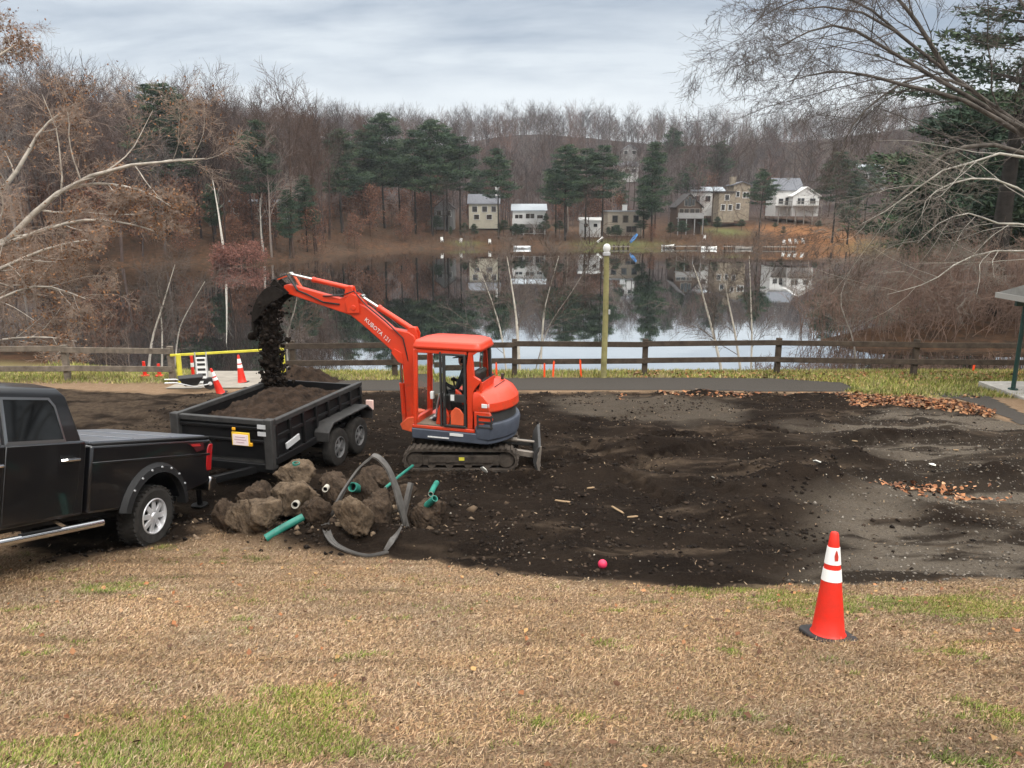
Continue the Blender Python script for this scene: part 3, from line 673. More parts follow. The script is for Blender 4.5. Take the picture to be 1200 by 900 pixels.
house(868, 248, 179, 3.8, 5.9, 6, stn, rf_g, 'taller fieldstone house with a stout stone chimney beside the narrow one', 'y', .35, [(-.7,1.2,.8,1.2),(1,3.7,1.4,1.2),(-.9,3.9,.7,1.1)], None, (-1.5, 7.2, 1.2, stn))
house(924, 243, 183, 6.2, 4.0, 7, wht, rf_g, 'white house with a grey ridge roof above the brown sloping lawn', 'x', .75, [(-1.9,1.4,1.1,1.2),(.2,1.4,2.2,1.7),(2,3,.8,.9)], (-3.1, 3.1, .3, 2.4, wood_g, False), (.6, 6.2, .6, gry))
house(944, 243, 180, 6.0, 2.6, 7, wht, trimw, 'low white gabled house beside the grey roofed one above the brown lawn', 'y', .62, [(-1.2,1.4,1.6,1.3),(1.5,1.4,1.3,1.2)], (-3, 3, .3, 2.2, wood_g, False))
house(738, 184, 292, 5.0, 2.8, 6, gry, rf_l, 'white house highest up the wooded hill', 'y', .6, [(-1.5,1.6,1.3,1.3),(1.5,1.6,1.3,1.3)])
house(734, 206, 268, 8.0, 3.2, 6, wht, rf_g, 'low white house just below the highest one on the hill', 'x', .5, [(-2.4,1.6,1.3,1.2),(0,1.6,1.3,1.2),(2.4,1.6,1.3,1.2)])
house(300, 256, 140, 9.0, 2.9, 6, gry, rf_l, 'long low grey house half hidden in the left wood', 'x', .12, [(-3,1.5,1.6,1.1),(0,1.5,1.6,1.1),(3,1.5,1.6,1.1)], (-4.4, 4.4, .1, 1.6, wood_g, False))
house(1022, 214, 205, 7.0, 3.4, 6, gry, rf_l, 'grey house in the trees at the right end of the far shore', 'x', .4, [(-2,1.6,1.4,1.2),(1,1.6,1.4,1.2)])
house(692, 271, 161, 4.2, 2.2, 3, wht, trimw, 'little white shed between the balcony house and the tan house', 'x', .3, [(-1,1.2,.8,.7),(1,1.2,.8,.7)], base_extra=1.2)

# ---- small things along the far shore
def onland(px, py, D): p = at(px, py, D); return Vector((p.x, D, max(hz1(p.x, D), WATER+.05)))
def dock(px0, px1, D, label):
    a = at(px0, 290, D); b = at(px1, 290, D); root = empty('dock', ((a.x+b.x)/2, D, WATER), 0, label, 'dock'); L = b.x-a.x
    mb = MB(); mb.box((0,0,.42), (L, 1.5, .14)); mb.build('deck', wood_g, root, smooth=0)
    for i in range(5):
        for y in (-.6,.6): m2 = MB(); m2.cyl((-L/2+.3+(L-.6)*i/4, y, -.8), (-L/2+.3+(L-.6)*i/4, y, .8), .09, 8); m2.build('pile', bark_far[1], root)
dock(776, 832, 149.0, 'grey timber dock below the brown gabled house'); dock(712, 738, 148.6, 'short grey dock below the tan house'); dock(895, 932, 147.2, 'low dock at the foot of the brown sloping lawn'); dock(848, 872, 148.4, 'small dock under the fieldstone houses')
plas_w = mat('white_plastic', (.66,.66,.64), .5); plas_b = mat('blue_plastic', (.06,.22,.50), .45); plas_t = mat('teal_plastic', (.06,.36,.34), .5); alu = mat('aluminium', (.55,.56,.57), .45, metal=.6)
def hull(L, B, H, m, name, mb=None):
    rings = []
    for i in range(13):
        t_ = -1+2*i/12; w_ = B/2*max(.03, (1-abs(t_)**2.4)); hh = H*(1+.35*t_*t_)
        rings.append([(t_*L/2, w_*c, (hh if c in (-1,1) else 0)*(1) + (0 if abs(c) == 1 else 0)) for c in (-1,)] + [(t_*L/2, w_*math.cos(a), H*.9-H*.9*math.sin(math.pi-a) if False else H*.5-H*.5*math.sin(a)) for a in [math.pi*(.95-.1*k) for k in range(10)]] + [(t_*L/2, w_, hh)])
    mb = mb or MB(); mb.loft(rings, closed=False); return mb
def boat(px, D, z, L, m, label, rot, cat='boat', name='rowing_boat'):
    p = onland(px, 290, D); root = empty(name, (p.x, D, z if z is not None else p.z), 0, label, cat, rot=rot); hb = hull(L, 1.3 if cat == 'boat' else .8, .5, m, 'hull'); o = hb.build('hull', m, root)
    sm_ = o.modifiers.new('thick', 'SOLIDIFY'); sm_.thickness = .04
    s_ = MB(); [s_.box((x, 0, .36), (.25, 1.0 if cat == 'boat' else .55, .05)) for x in (-L*.22, L*.15)]; s_.build('seat', wood_g, root)
boat(612, 148.5, WATER-.08, 3.4, alu, 'bare metal boat lying upturned at the water below the white balcony house', (math.pi, 0, 0)); bpy.data.objects['rowing_boat'].location.z = WATER+.55
boat(743, 152, None, 3.6, plas_b, 'blue canoe propped up steeply on the bank below the tan house', (R(25), R(-48), R(15)), 'canoe', 'canoe'); bpy.data.objects['canoe'].location.z += 1.2; bpy.data.objects['canoe'].scale = (.62,.8,.8)
boat(704, 152.5, None, 2.6, plas_w, 'short white canoe leaning on the bank left of the blue one', (R(-30), R(-40), R(20)), 'canoe', 'canoe'); bpy.data.objects['canoe.001'].location.z += .8; bpy.data.objects['canoe.001'].scale = (.6,.7,.7)
boat(831, 146.8, WATER-.1, 3.0, plas_w, 'white boat moored at the end of the timber dock', (0, 0, 0))
boat(872, 146.4, WATER-.1, 3.6, wood_g, 'grey rowing boat moored under the fieldstone houses', (0, 0, R(8)))
boat(783, 150.5, None, 2.6, plas_w, 'white boat pulled up beside the timber dock', (0, R(-4), R(4)))
def lawn_chair():
    r_ = empty('lawn_chair'); mb = MB(); mb.box((0,0,.42), (.6,.55,.06)); mb.build('seat', plas_w, r_); mb = MB(); mb.box((0,.32,.8), (.6,.06,.75), (R(-14),0,0)); mb.build('backrest', plas_w, r_)
    for sx in (-1,1):
        for sy in (-1,1): m2 = MB(); m2.box((sx*.26, sy*.22, .2), (.06,.06,.4)); m2.build('leg', plas_w, r_)
        m2 = MB(); m2.box((sx*.33, 0, .62), (.09,.6,.05)); m2.build('armrest', plas_w, r_)
    return r_
lc = lawn_chair()
for i, (px, D, lab) in enumerate(((919,151,'leftmost white chair in the row at the foot of the brown lawn'),(926,151.3,'second white chair from the left in the row on the brown lawn'),(933,151.3,'third white chair from the left in the row on the brown lawn'),(941,151.5,'rightmost white chair in the row at the foot of the brown lawn'),
      (518,152.5,'white chair by the water under the left of the pine clump'),(540,152,'white chair on green grass by the water below the pine clump'),(574,152,'white chair by the water below the single pine'),(825,157,'white chair on the slope under the brown gabled house'))):
    o = lc if i == 0 else copy_tree(lc); p = onland(px, 285, D); o.location = p; o.rotation_euler = (0,0,rng.uniform(-.4,.4)); s = .85; o.scale = (s,s,s); tag(o, lab, 'chair', 'white lawn chairs on the far shore')
p = at(1060, 292, 92); root = empty('litter_bin', (p.x, 92, hz1(p.x, 92)), 0, 'teal bin on the grass behind the brush at the right', 'bin')
mb = MB(); mb.loft([[(-.5*s,-.45*s,z),(.5*s,-.45*s,z),(.5*s,.45*s,z),(-.5*s,.45*s,z)] for s, z in ((.8,.1),(1,1.15))]); mb.build('body', plas_t, root, bevel=.03); mb = MB(); mb.box((0,0,1.2), (1.1,1.0,.12)); mb.build('lid', plas_t, root, bevel=.03)
for sx in (-1,1): mb = MB(); mb.cyl((sx*.42,.42,.14), (sx*.5,.42,.14), .14, 12); mb.build('wheel', dark_bark, root)

# ================================================================== NEARER TREES
def limb_px(pts, r0, r1, n=8):
    """limb measured on site: (px, py, distance) stations -> smooth 3-D path"""
    P_ = [at(*q) for q in pts]; out = []; k = len(P_)
    for i in range(n+1):
        f = i/n*(k-1); j = min(int(f), k-2); u = f-j
        p0, p1, p2, p3 = P_[max(j-1,0)], P_[j], P_[j+1], P_[min(j+2,k-1)]
        out.append(.5*((2*p1)+(p2-p0)*u+(2*p0-5*p1+4*p2-p3)*u*u+(3*p1-p0-3*p2+p3)*u**3))
    return out
def tree_of_limbs(name, label, cat, limbs, cfg, barkm, twigm, seed, leaves=None, group=None):
    rg = random.Random(seed); tr = MB(); tw = MB(); tips = []
    for pts, r0, r1 in limbs: grow(tw, limb_px(pts, r0, r1, 10), r0, r1, 0, cfg, rg, tips, tr)
    base = limb_px(limbs[0][0], 1, 1, 2)[0]; root = empty(name, tuple(base), 0, label, cat, group)
    def sh(m): m.v = [(v[0]-base.x, v[1]-base.y, v[2]-base.z) for v in m.v]; return m
    sh(tr).build('trunk', barkm, root, smooth=60, fixn=False); sh(tw)
    if leaves:
        size, cnt, spread, pal, frac = leaves; t_ = [Vector(q[0])-base for q in tips if rg.random() < frac]
        V, F_, C = leaf_cards(t_, size, cnt, spread, pal, np.random.default_rng(seed), droop=.6)
        tw.build('crown', twigm, root, smooth=0, fixn=False); np_mesh('dead_leaves', V, F_, leaf_m, vcol=C, parent=root)['kind'] = 'stuff'
    else: tw.build('crown', twigm, root, smooth=0, fixn=False)
    return root
CF = dict(sides=[8,5,3,3,3], max=4, split=2, n=[13,9,8,6], t0=[.18,.15,.15,.15], ang=[45,48,45,42], ratio=[.19,.42,.45,.45], rr=[.40,.42,.45,.5], rmin=.0055, seg=[10,6,4,3,2], wob=.30, trop=[0,.03,0,-.02,-.03])
BRN = ((.22,.105,.045),(.16,.075,.036),(.27,.14,.07),(.12,.06,.032))
# big pale-barked sycamore at the left edge, still carrying brown leaves
tree_of_limbs('sycamore_tree', 'large pale barked sycamore with brown leaves at the left edge', 'tree', [
  ([(-150,440,31),(-112,360,31),(-60,310,31),(0,288,31),(40,250,31),(75,222,31),(130,198,30),(190,190,30),(240,186,29.5)], .21, .02),
  ([(-150,440,31),(-140,250,32),(-110,100,32),(-60,10,33),(-20,-60,33)], .24, .04),
  ([(-125,200,32),(-70,130,32),(-30,90,32),(0,65,32),(22,50,32)], .16, .02),
  ([(-60,310,31),(-20,250,32),(20,200,32.5),(50,150,33),(90,120,33)], .14, .02),
  ([(-130,390,31),(-60,345,30),(0,315,30),(60,290,29.5),(110,280,29)], .13, .02),
  ([(-10,292,31),(50,270,30.5),(100,258,30),(150,262,30),(185,272,30)], .09, .015),
  ([(75,222,31),(120,215,30.5),(170,225,30),(205,245,30)], .07, .012),
  ([(-140,430,31),(-60,385,30),(0,350,29.5),(50,335,29.5),(100,350,29)], .10, .015),
  ([(-140,430,31),(-70,420,30),(-10,400,29.5),(50,395,29),(90,400,28.8)], .08, .012)],
  CF, mat('sycamore_bark', (.40,.36,.31), .85, noise=.45, nscale=2.0, bump=.3, bscale=10), mat('pale_brown_twigs', (.22,.165,.13), .9, noise=.3, nscale=.8), 501, (.095, 2, .16, BRN, .06))
# bare sweeping tree at the right
CR = dict(CF); CR.update(n=[11,8,5,5], ratio=[.32,.42,.45,.5], trop=[0,-.02,-.05,-.06,-.06], wob=.26, ang=[40,42,42,40])
tree_of_limbs('bare_maple_tree', 'bare tree at the right edge sweeping long limbs over the lake', 'tree', [
  ([(1420,440,30),(1390,330,30),(1320,230,30),(1230,170,30),(1165,125,30),(1110,85,29.5),(1060,45,29),(1020,18,28.5),(970,8,28),(925,12,28)], .135, .018),
  ([(1230,170,30),(1150,122,29.5),(1090,88,29),(1030,52,28.5),(985,30,28),(940,40,28),(905,62,27.5)], .10, .012),
  ([(1200,160,30),(1130,118,29),(1060,100,28.5),(1015,88,28),(970,84,28),(925,95,28)], .10, .012),
  ([(1140,105,29.5),(1085,88,29),(1035,112,28.5),(1000,145,28),(985,180,28),(975,205,28)], .055, .012),
  ([(1330,240,30),(1270,120,31),(1220,40,31),(1170,-40,31)], .12, .03),
  ([(1290,210,30),(1180,172,29),(1120,175,28),(1085,200,27.5),(1050,235,27),(1010,265,27),(985,270,27)], .09, .012),
  ([(1110,85,29.5),(1070,20,29),(1030,-20,29),(980,-40,29)], .09, .015),
  ([(1060,45,29),(1010,5,29),(955,-5,28.5),(900,15,28),(870,40,28)], .05, .01)],
  CR, mat('grey_maple_bark', (.085,.074,.064), .9, noise=.6, nscale=2.5, bump=.4, bscale=12), mat('grey_twigs', (.075,.062,.055), .9, noise=.2, nscale=1), 507)
tree_of_limbs('pale_limbed_tree', 'low pale limbed bare tree reaching in from the right edge', 'tree', [
  ([(1370,440,27.5),(1330,330,27.5),(1270,230,27.5),(1195,180,27),(1150,188,26.5),(1100,202,26.5),(1050,240,26.5),(1010,262,26.5)], .075, .010),
  ([(1322,310,27.5),(1225,240,27),(1165,210,27),(1115,215,26.5),(1085,235,26.5),(1080,262,26.5)], .055, .008),
  ([(1325,320,27.5),(1225,268,27),(1170,262,27),(1135,250,26.5),(1100,262,26.5),(1075,285,26.5)], .05, .008),
  ([(1345,380,27.5),(1220,300,27),(1140,300,27),(1090,330,26.5),(1040,345,26.5)], .045, .008)],
  dict(CR, n=[8,6,5,4]), mat('lichen_bark', (.33,.31,.27), .9, noise=.4, nscale=2.5), mat('pale_grey_twigs', (.15,.13,.11), .9), 503)
# tall pine behind it
def pine_at(px, top, base_py, D, seed, label, **kw):
    p = at(px, base_py, D); q = at(px, top, D); z0 = max(hz1(p.x, D), WATER+.2); h = q.z-z0
    o = conifer(h, random.Random(seed), np.random.default_rng(seed), **kw); put(o, p.x, D, 1, 0, z0); return tag(o, label, 'pine tree', 'pines on the right bank')
pine_at(1166, -75, 335, 44, 71, 'tall pine with a thick dark trunk on the right bank', c0=.55, width=.34, flat=.2, leafs=46, size=.34, gap=.42, trunk_r=.60)
pine_at(1120, 118, 320, 58, 72, 'broad low pine left of the tall trunk on the right bank', c0=.22, width=.50, flat=.2, leafs=60, size=.42, gap=.1)
pine_at(1205, 90, 330, 50, 73, 'dense pine at the right edge behind the tall trunk', c0=.35, width=.34, flat=.25, leafs=40, size=.42, gap=.1)
pine_at(1080, 205, 305, 78, 74, 'small bright pine over the teal bin on the right bank', c0=.25, width=.36, flat=.3, leafs=34, size=.42, pal=((.03,.06,.022),(.05,.085,.03)))
# thicket on the right bank, birches and saplings
def thicket(name, label, region, nst, hgt_, seed, m, spread=.45):
    rg = random.Random(seed); mb = MB()
    cfg = dict(sides=[3,3,3], max=2, n=[7,4], t0=[.2,.2], ang=[42,40], ratio=[.42,.5], rr=[.5,.55], rmin=.007, seg=[5,3,2], wob=.35, trop=[.0,.02,0])
    for _ in range(nst):
        x, y = region(rg); z = max(hz1(x, y), WATER-.1); h = hgt_*(.5+.6*rg.random()); a = rg.random()*6.28
        grow(mb, limb_path((x,y,z-.1), (math.cos(a)*spread*rg.random(), math.sin(a)*spread*rg.random()-.15, 1), h, 5, .35, -.03, rg), .022, .008, 0, cfg, rg)
    return tag(mb.build(name, m, smooth=0, fixn=False), label, 'brush', kind='stuff')
thicket('brush_thicket', 'dense reddish brown leafless brush on the right bank over the water', lambda rg: (rg.uniform(17.2, 34), rg.uniform(39.5, 46)), 560, 4.4, 81, thick_m)
thicket('bank_brush', 'thin brown brush on the near bank beyond the right fence', lambda rg: (rg.uniform(9, 24), rg.uniform(28.4, 30.5)), 110, 1.3, 82, thick_m)
thicket('lakeside_brush', 'pale leafless brush on the bank behind the left fence', lambda rg: (rg.uniform(-36, -16), rg.uniform(29.5, 36)), 150, 3.0, 83, mat('grey_brush_twigs', (.17,.13,.105), .95, noise=.3, nscale=.8), .6)
thicket('far_bank_brush', 'brown brush along the far shoreline', lambda rg: (lambda x, d: (x, next((y for y in np.arange(85, 170, 1.0) if float(shore_dist(np.array([x]), np.array([y]))[0]) > d), 150)))(rg.uniform(-62, 66), rg.uniform(.1, 9)), 1100, 2.0, 84, mat('rusty_brush', (.095,.055,.036), .95, noise=.5, nscale=.3), .7)
SAP = dict(sides=[6,4,3,3], max=3, split=1, n=[15,8,4], t0=[.22,.2,.2], ang=[36,40,40], ratio=[.36,.45,.5], rr=[.34,.45,.5], rmin=.008, seg=[8,4,3,2], wob=.25, trop=[0,.06,.02,0])
for i, (pts, r0, lab) in enumerate((
   ([(610,440,29),(606,385,29),(602,350,29),(594,300,29)], .085, 'birch with white trunk just left of the lamp post, leaning slightly'),
   ([(596,440,29.4),(588,395,29.4),(577,355,29.4),(560,310,29.4)], .05, 'thin birch leaning left beside the orange cab roof'),
   ([(632,440,29.6),(636,385,29.6),(640,355,29.6),(655,300,29.6)], .06, 'slim birch between the white trunk birch and the lamp post'),
   ([(850,442,28.6),(838,400,28.6),(822,340,28.6),(812,310,28.6)], .08, 'birch with bare leaning trunk right of the lamp post'),
   ([(872,442,29),(862,395,29),(853,350,29),(848,318,29)], .07, 'straighter birch behind the leaning birch by the fence'),
   ([(880,442,28.8),(881,400,28.8),(880,355,28.8),(878,300,28.8)], .06, 'upright birch nearest the right fence post'),
   ([(172,445,31),(178,400,31),(190,360,31),(205,310,31)], .08, 'pale birch behind the left fence leaning right'),
   ([(188,445,31.5),(190,395,31.5),(188,365,31.5),(184,330,31.5)], .06, 'pale birch behind the left fence standing upright'),
   ([(200,445,32),(208,398,32),(216,372,32),(240,330,32)], .05, 'thin pale birch behind the left fence leaning far right'),
   ([(340,445,31),(336,400,31),(346,360,31),(352,320,31)], .06, 'bare grey sapling behind the falling soil'),
   ([(620,440,30.5),(640,390,30.5),(668,345,30.5),(690,310,30.5)], .035, 'very thin sapling leaning right towards the lamp post'),
   ([(1010,445,31),(1000,400,31),(985,350,31),(1005,300,31)], .05, 'grey sapling at the left end of the brush thicket'))):
    q = limb_px(pts, 1, 1, 2)[0]; z = hz1(q.x, q.y); lowest = (pts[0][0], pts[0][1], pts[0][2])
    g_ = Vector((q.x, q.y, z)); dpx = pxof(g_.x, g_.y, g_.z-.1)
    pts = [(dpx[0], dpx[1], pts[0][2])] + pts[1:]
    tree_of_limbs('birch_tree' if i < 9 else 'sapling', lab, 'tree', [(pts, r0*.8, .012)], SAP, white_bark if i < 9 else grey_bark, twig_m if i > 8 else mat('sapling_twigs', (.12,.098,.085), .9) if i == 0 else bpy.data.materials['sapling_twigs'] if i < 9 else twig_m, 600+i, group='young trees on the near bank')
# two dead white trunks on the far left shore
for px, tp, bs, D, lab in ((263,205,303,106,'white dead trunk standing at the water in the left wood'),(310,230,312,110,'grey dead trunk right of the white one in the left wood')):
    p = at(px, bs, D); z = hz1(p.x, D); q = at(px, tp, D)
    rg = random.Random(int(px)); tr = MB(); tw = MB(); grow(tw, limb_path((0,0,-.3),(rg.gauss(0,.03),0,1), q.z-z, 7, .06, .05, rg), .20, .05, 0, dict(SAP, n=[6,3,2], t0=[.55,.3,.3], ratio=[.2,.4,.4], max=2, rmin=.02), rg, None, tr)
    root = empty('dead_tree', (p.x, D, z), 0, lab, 'tree', 'dead trunks in the left wood'); tr.build('trunk', white_bark if px < 300 else grey_bark, root, fixn=False); tw.build('crown', grey_bark, root, smooth=0, fixn=False)
# reddish shrub overhanging the water on the left, with dark boulder
p = at(272, 318, 100); rg = random.Random(9); tr = MB(); tips = []
for _ in range(16): a = rg.random()*6.28; grow(tr, limb_path((0,0,-.2), (math.cos(a)*1.3, math.sin(a)*.8-.2, .6), 3.2, 4, .25, -.04, rg), .05, .015, 0, dict(sides=[4,3,3], max=2, n=[8,5], t0=[.2,.2], ang=[45,45], ratio=[.4,.5], rr=[.5,.5], rmin=.014, seg=[4,3,2], wob=.3, trop=[0,0,0]), rg, tips)
root = empty('shrub', (p.x, 103.5, WATER+.35), 0, 'reddish shrub hanging over the water at the left shore', 'shrub'); tr.build('stems', bark_far[1], root, smooth=0, fixn=False)
V, F_, C = leaf_cards([q[0] for q in tips], .22, 6, .3, ((.20,.085,.06),(.15,.06,.045)), np.random.default_rng(5)); np_mesh('foliage', V, F_, leaf_m, vcol=C, parent=root)
# ================================================================== FENCES, GATE, LAMP, SHELTER, CONES
wood_f = mat('weathered_fence_wood', (.062,.048,.037), .9, noise=.4, nscale=4, bump=.5, bscale=25)
wood_o = mat('old_grey_fence_wood', (.155,.13,.105), .9, noise=.4, nscale=4, bump=.5, bscale=25)
def fence(name_label, posts, rails, m, ph=1.22, ext=(0,0)):
    """posts: ground points; rails: heights of the rail centres"""
    P_ = [Vector((x, y, hz2(x, y))) for x, y in posts]; o0 = P_[0]
    root = empty('rail_fence', tuple(o0), 0, name_label, 'fence')
    for i, p in enumerate(P_):
        mb = MB(); q = p-o0; mb.box((q.x, q.y, q.z+ph/2-.2), (.17, .15, ph+.4), (0,0,rng.uniform(-.06,.06))); mb.build('post', m, root, bevel=.012)
    for hgt_ in rails:
        for i in range(len(P_)-1):
            a, b = P_[i]-o0, P_[i+1]-o0; mb = MB(); dz1, dz2 = rng.uniform(-.025,.025), rng.uniform(-.025,.025)
            d = (b-a).normalized()
            e0 = -.05 if i else -.05-ext[0]; e1 = -.01 if i < len(P_)-2 else .06+ext[1]
            off = Vector((0,-.105 if True else 0,0))
            mb.bar(a+off+d*(-e0 if False else e0)+Vector((0,0,hgt_+dz1)), b+off+d*e1+Vector((0,0,hgt_+dz2)), .055, .175); mb.build('rail', m, root, bevel=.008)
    return root
fr = [G(px, py) for px, py in ((345,443),(463,441),(603,440),(755,440),(910,438),(1070,440),(1232,443),(1400,446))]
fence('dark brown two rail wooden fence between the path and the lake', [(p.x, p.y) for p in fr], (1.06, .50), wood_f, ext=(.4,0))
fl = [G(px, py) for px, py in ((-300,446),(-172,446),(-46,446),(80,446),(203,448))]
fence('grey wooden rail fence left of the yellow gate', [(p.x, p.y) for p in fl], (1.03, .42), wood_o, ph=1.15)
# yellow pipe gate
yel = mat('yellow_paint', (.58,.52,.05), .55, noise=.15, nscale=5)
ga, gb = G(212,449), G(333,446); root = empty('pipe_gate', tuple(ga), 0, 'yellow pipe barrier gate across the ramp opening', 'gate')
d = gb-ga
for q in (Vector((0,0,0)), d): mb = MB(); mb.cyl(q+Vector((0,0,-.3)), q+Vector((0,0,.92)), .075, 14); mb.build('post', yel, root)
mb = MB(); mb.bar(Vector((-.25,0,.88)), d+Vector((.05,0,1.02)), .05, .075); mb.build('bar', yel, root, bevel=.01)
# lamp post
g_ = G(707,443); root = empty('lamp_post', tuple(g_), 0, 'greenish wooden lamp post with a white globe behind the fence', 'lamp post'); H_ = at(707,300,g_.y).z-g_.z
mb = MB(); mb.tube([(0,0,-.3),(0.02,0,H_*.5),(.0,0,H_)], [.098,.09,.082], 14); mb.build('pole', mat('mossy_pole', (.24,.22,.10), .9, noise=.35, nscale=3, bump=.4, bscale=20), root)
mb = MB(); mb.lathe([(.0,H_+.02),(.12,H_+.02),(.12,H_+.1),(.08,H_+.12)], n=16); mb.build('collar', alu, root)
mb = MB(); mb.lathe([(.07,H_+.11),(.10,H_+.17),(.122,H_+.25),(.10,H_+.33),(.05,H_+.37),(0,H_+.38)], n=20); mb.build('globe', plas_w, root)
mb = MB(); mb.box((.13,0,H_*.55),(.06,.1,.14)); mb.build('junction_box', alu, root)
# orange stakes beyond the fence
ora = mat('safety_orange', (.80,.075,.012), .55); orng = mat('cone_orange', (.72,.020,.006), .5, nscale=9, color2=(.52,.024,.012)); whr = mat('reflective_white', (.80,.80,.78), .45); blk = mat('black_rubber', (.022,.021,.021), .75, noise=.3, nscale=8)
for i, (px, py, h, lab) in enumerate(((582,442,.5,'short orange stake nearest the excavator beyond the fence'),(638,442,.48,'left orange stake of the pair by the white trunk birch'),(648,442,.55,'right orange stake of the pair by the white trunk birch'),(681,442,.6,'orange stake just left of the lamp post'),(1140,436,.35,'low orange stake beside the shelter post'))):
    q = G(px, py); root = empty('stake', tuple(q), 0, lab, 'stake', 'orange stakes beyond the fence'); mb = MB(); mb.prism([(-.03,-.2),(.03,-.2),(.03,h-.05),(0,h),(-.03,h-.05)], -.02, .02); mb.build('shaft', ora, root, rot=(rng.uniform(-.08,.08), rng.uniform(-.08,.08), 0))
# traffic cones
def cone(h=.915):
    root = empty('traffic_cone'); k = h/.915
    mb = MB(); r = .19*k
    mb.prism([(-r,-r*.75),(-r*.75,-r),(r*.75,-r),(r,-r*.75),(r,r*.75),(r*.75,r),(-r*.75,r),(-r,r*.75)], 0, .035*k, 'XY'); mb.build('base', blk, root, bevel=.01)
    def rr(z): return (.135 + (.033-.135)*(z-.035)/.88)*k
    mb = MB(); mb.lathe([(rr(.036)+.012,.036*k),(rr(.05),.055*k)]+[(rr(z), z*k) for z in (.2,.4,.6,.8,.9)]+[(.026*k,.915*k),(.014*k,.915*k)], n=28); mb.build('body', orng, root)
    for a, b in ((.50,.60),(.645,.79)):
        mb = MB(); mb.lathe([(rr(a)+.0035,a*k),(rr(b)+.0035,b*k)], n=28); mb.m = 0; mb.build('reflective_band', whr, root)
    return root
c0 = cone(.89); q = G(970,746); c0.location = q; c0.rotation_euler = (R(-7), R(3), R(12)); tag(c0, 'orange traffic cone with two white bands standing on the lawn', 'traffic cone')
# dark red flame shaped scuff on the upper band of the near cone
mb = MB(); a0 = -1.75
def onc(a, z): r = (.135+(.033-.135)*(z-.035)/.88)+.006; return (r*math.cos(a), r*math.sin(a), z)
pts = [(-.10,.665),(.10,.665),(.13,.70),(.07,.735),(0,.755),(-.08,.73),(-.13,.70)]
mb.add([onc(a0+a*2, z) for a, z in pts], [tuple(range(7))]); mb.build('scuff_mark', mat('red_scuff', (.42,.03,.015), .6), c0, smooth=0)
for px, py, s, rot, lab in ((259,462,.9,(R(6),R(-14),0),'leaning orange cone behind the trailer, nearest the yellow gate'),(284,449,1.0,(R(-3),R(-5),0),'orange cone standing on the ramp right of the leaning one')):
    o = copy_tree(c0); 
    for ch in list(o.children):
        if ch.name.startswith('scuff'): bpy.data.objects.remove(ch)
    q = G(px, py); o.location = q; o.rotation_euler = rot; o.scale = (s,s,s); tag(o, lab, 'traffic cone', 'traffic cones behind the trailer')
tag(c0, None, None)
# slim delineator + striped barricade panel + wheel dolly
q = G(227,446); root = empty('delineator_post', tuple(q), 0, 'slim orange delineator post behind the left fence end', 'delineator'); mb = MB(); mb.lathe([(.16,0),(.16,.05),(.05,.06),(.045,.75),(.05,.8),(0,.8)], n=16); mb.build('post', orng, root); mb = MB(); mb.lathe([(.053,.45),(.052,.58)], n=16); mb.build('reflective_band', whr, root)
for px, h, lab in ((170,.5,'small orange marker behind the left fence rails'),(187,.42,'smaller orange marker beside the left fence end post')):
    q = G(px, 441); root = empty('marker_post', tuple(q), 0, lab, 'marker'); mb = MB(); mb.lathe([(.14,0),(.14,.04),(.06,.06),(.045,h),(0,h)], n=14); mb.build('post', orng, root)
q = G(238,450); root = empty('barricade_panel', tuple(q), R(8), 'upright barricade panel striped black and white by the yellow gate', 'barricade')
mb = MB(); mb.box((0,0,.43), (.30,.04,.82)); mb.build('panel', whr, root, bevel=.006)
mb = MB()
for z in (.14,.30,.46,.62,.76): mb.box((0,-.024,z), (.23,.008,.075))
mb.build('stripes', blk, root); mb = MB(); mb.box((0,0,.02), (.45,.32,.04)); mb.build('base', blk, root, bevel=.01)
for sx in (-1,1): mb = MB(); mb.box((sx*.165,0,.5),(.03,.05,1.0)); mb.build('upright', alu, root)
q = G(229,458); root = empty('wheelbarrow', tuple(q), R(25), 'small black tipped wheelbarrow lying by the gate post', 'wheelbarrow')
mb = MB(); mb.loft([[(-.35*s-.1,-.25*s,z),(.35*s-.1,-.25*s,z),(.35*s-.1,.25*s,z),(-.35*s-.1,.25*s,z)] for s, z in ((.5,.18),(1,.45))]); mb.build('tub', blk, root, bevel=.03)
mb = MB(); mb.lathe([(.05,-.05),(.17,-.05),(.19,0),(.17,.05),(.05,.05)], (.42,0,.19), 'Y', 18); w_ = mb.build('wheel', blk, root); mb = MB(); mb.lathe([(0,-.055),(.06,-.055),(.06,.055),(0,.055)], (.42,0,.19), 'Y', 12); mb.build('hub', plas_w, w_)
for s in (-1,1): mb = MB(); mb.tube([(.42,s*.08,.19),(0,s*.2,.16),(-.5,s*.26,.34),(-.8,s*.26,.36)], .018, 8); mb.build('handle', alu, root)
# shelter
grn_m = mat('dark_green_steel', (.012,.045,.038), .45, noise=.15, nscale=5); rf_s = mat('shelter_roof', (.24,.235,.22), .8, noise=.2, nscale=3)
root = empty('park_shelter', (14.25,18.75,sz), 0, 'open shelter with dark green posts at the right edge', 'shelter')
for x, y in ((.18,2.55),(.18,.25) if False else (5.4,2.55),(5.4,.2)):
    mb = MB(); mb.cyl((x,y,-.02),(x,y,2.42),.06,14); mb.cyl((x,y,0),(x,y,.03),.13,14); mb.build('post', grn_m, root)
mb = MB(); mb.bar((-.1,2.55,2.48),(5.7,2.55,2.48),.12,.14); mb.bar((-.1,.2,2.48),(5.7,.2,2.48),.12,.14); mb.build('beam', grn_m, root, bevel=.01)
mb = MB(); mb.prism([(-.35,2.56),(3.3,2.56),(3.3,2.72),(1.48,3.25),(-.35,2.72)], -.15, 5.9, 'YZ'); rs = mb.build('roof', rf_s, root)
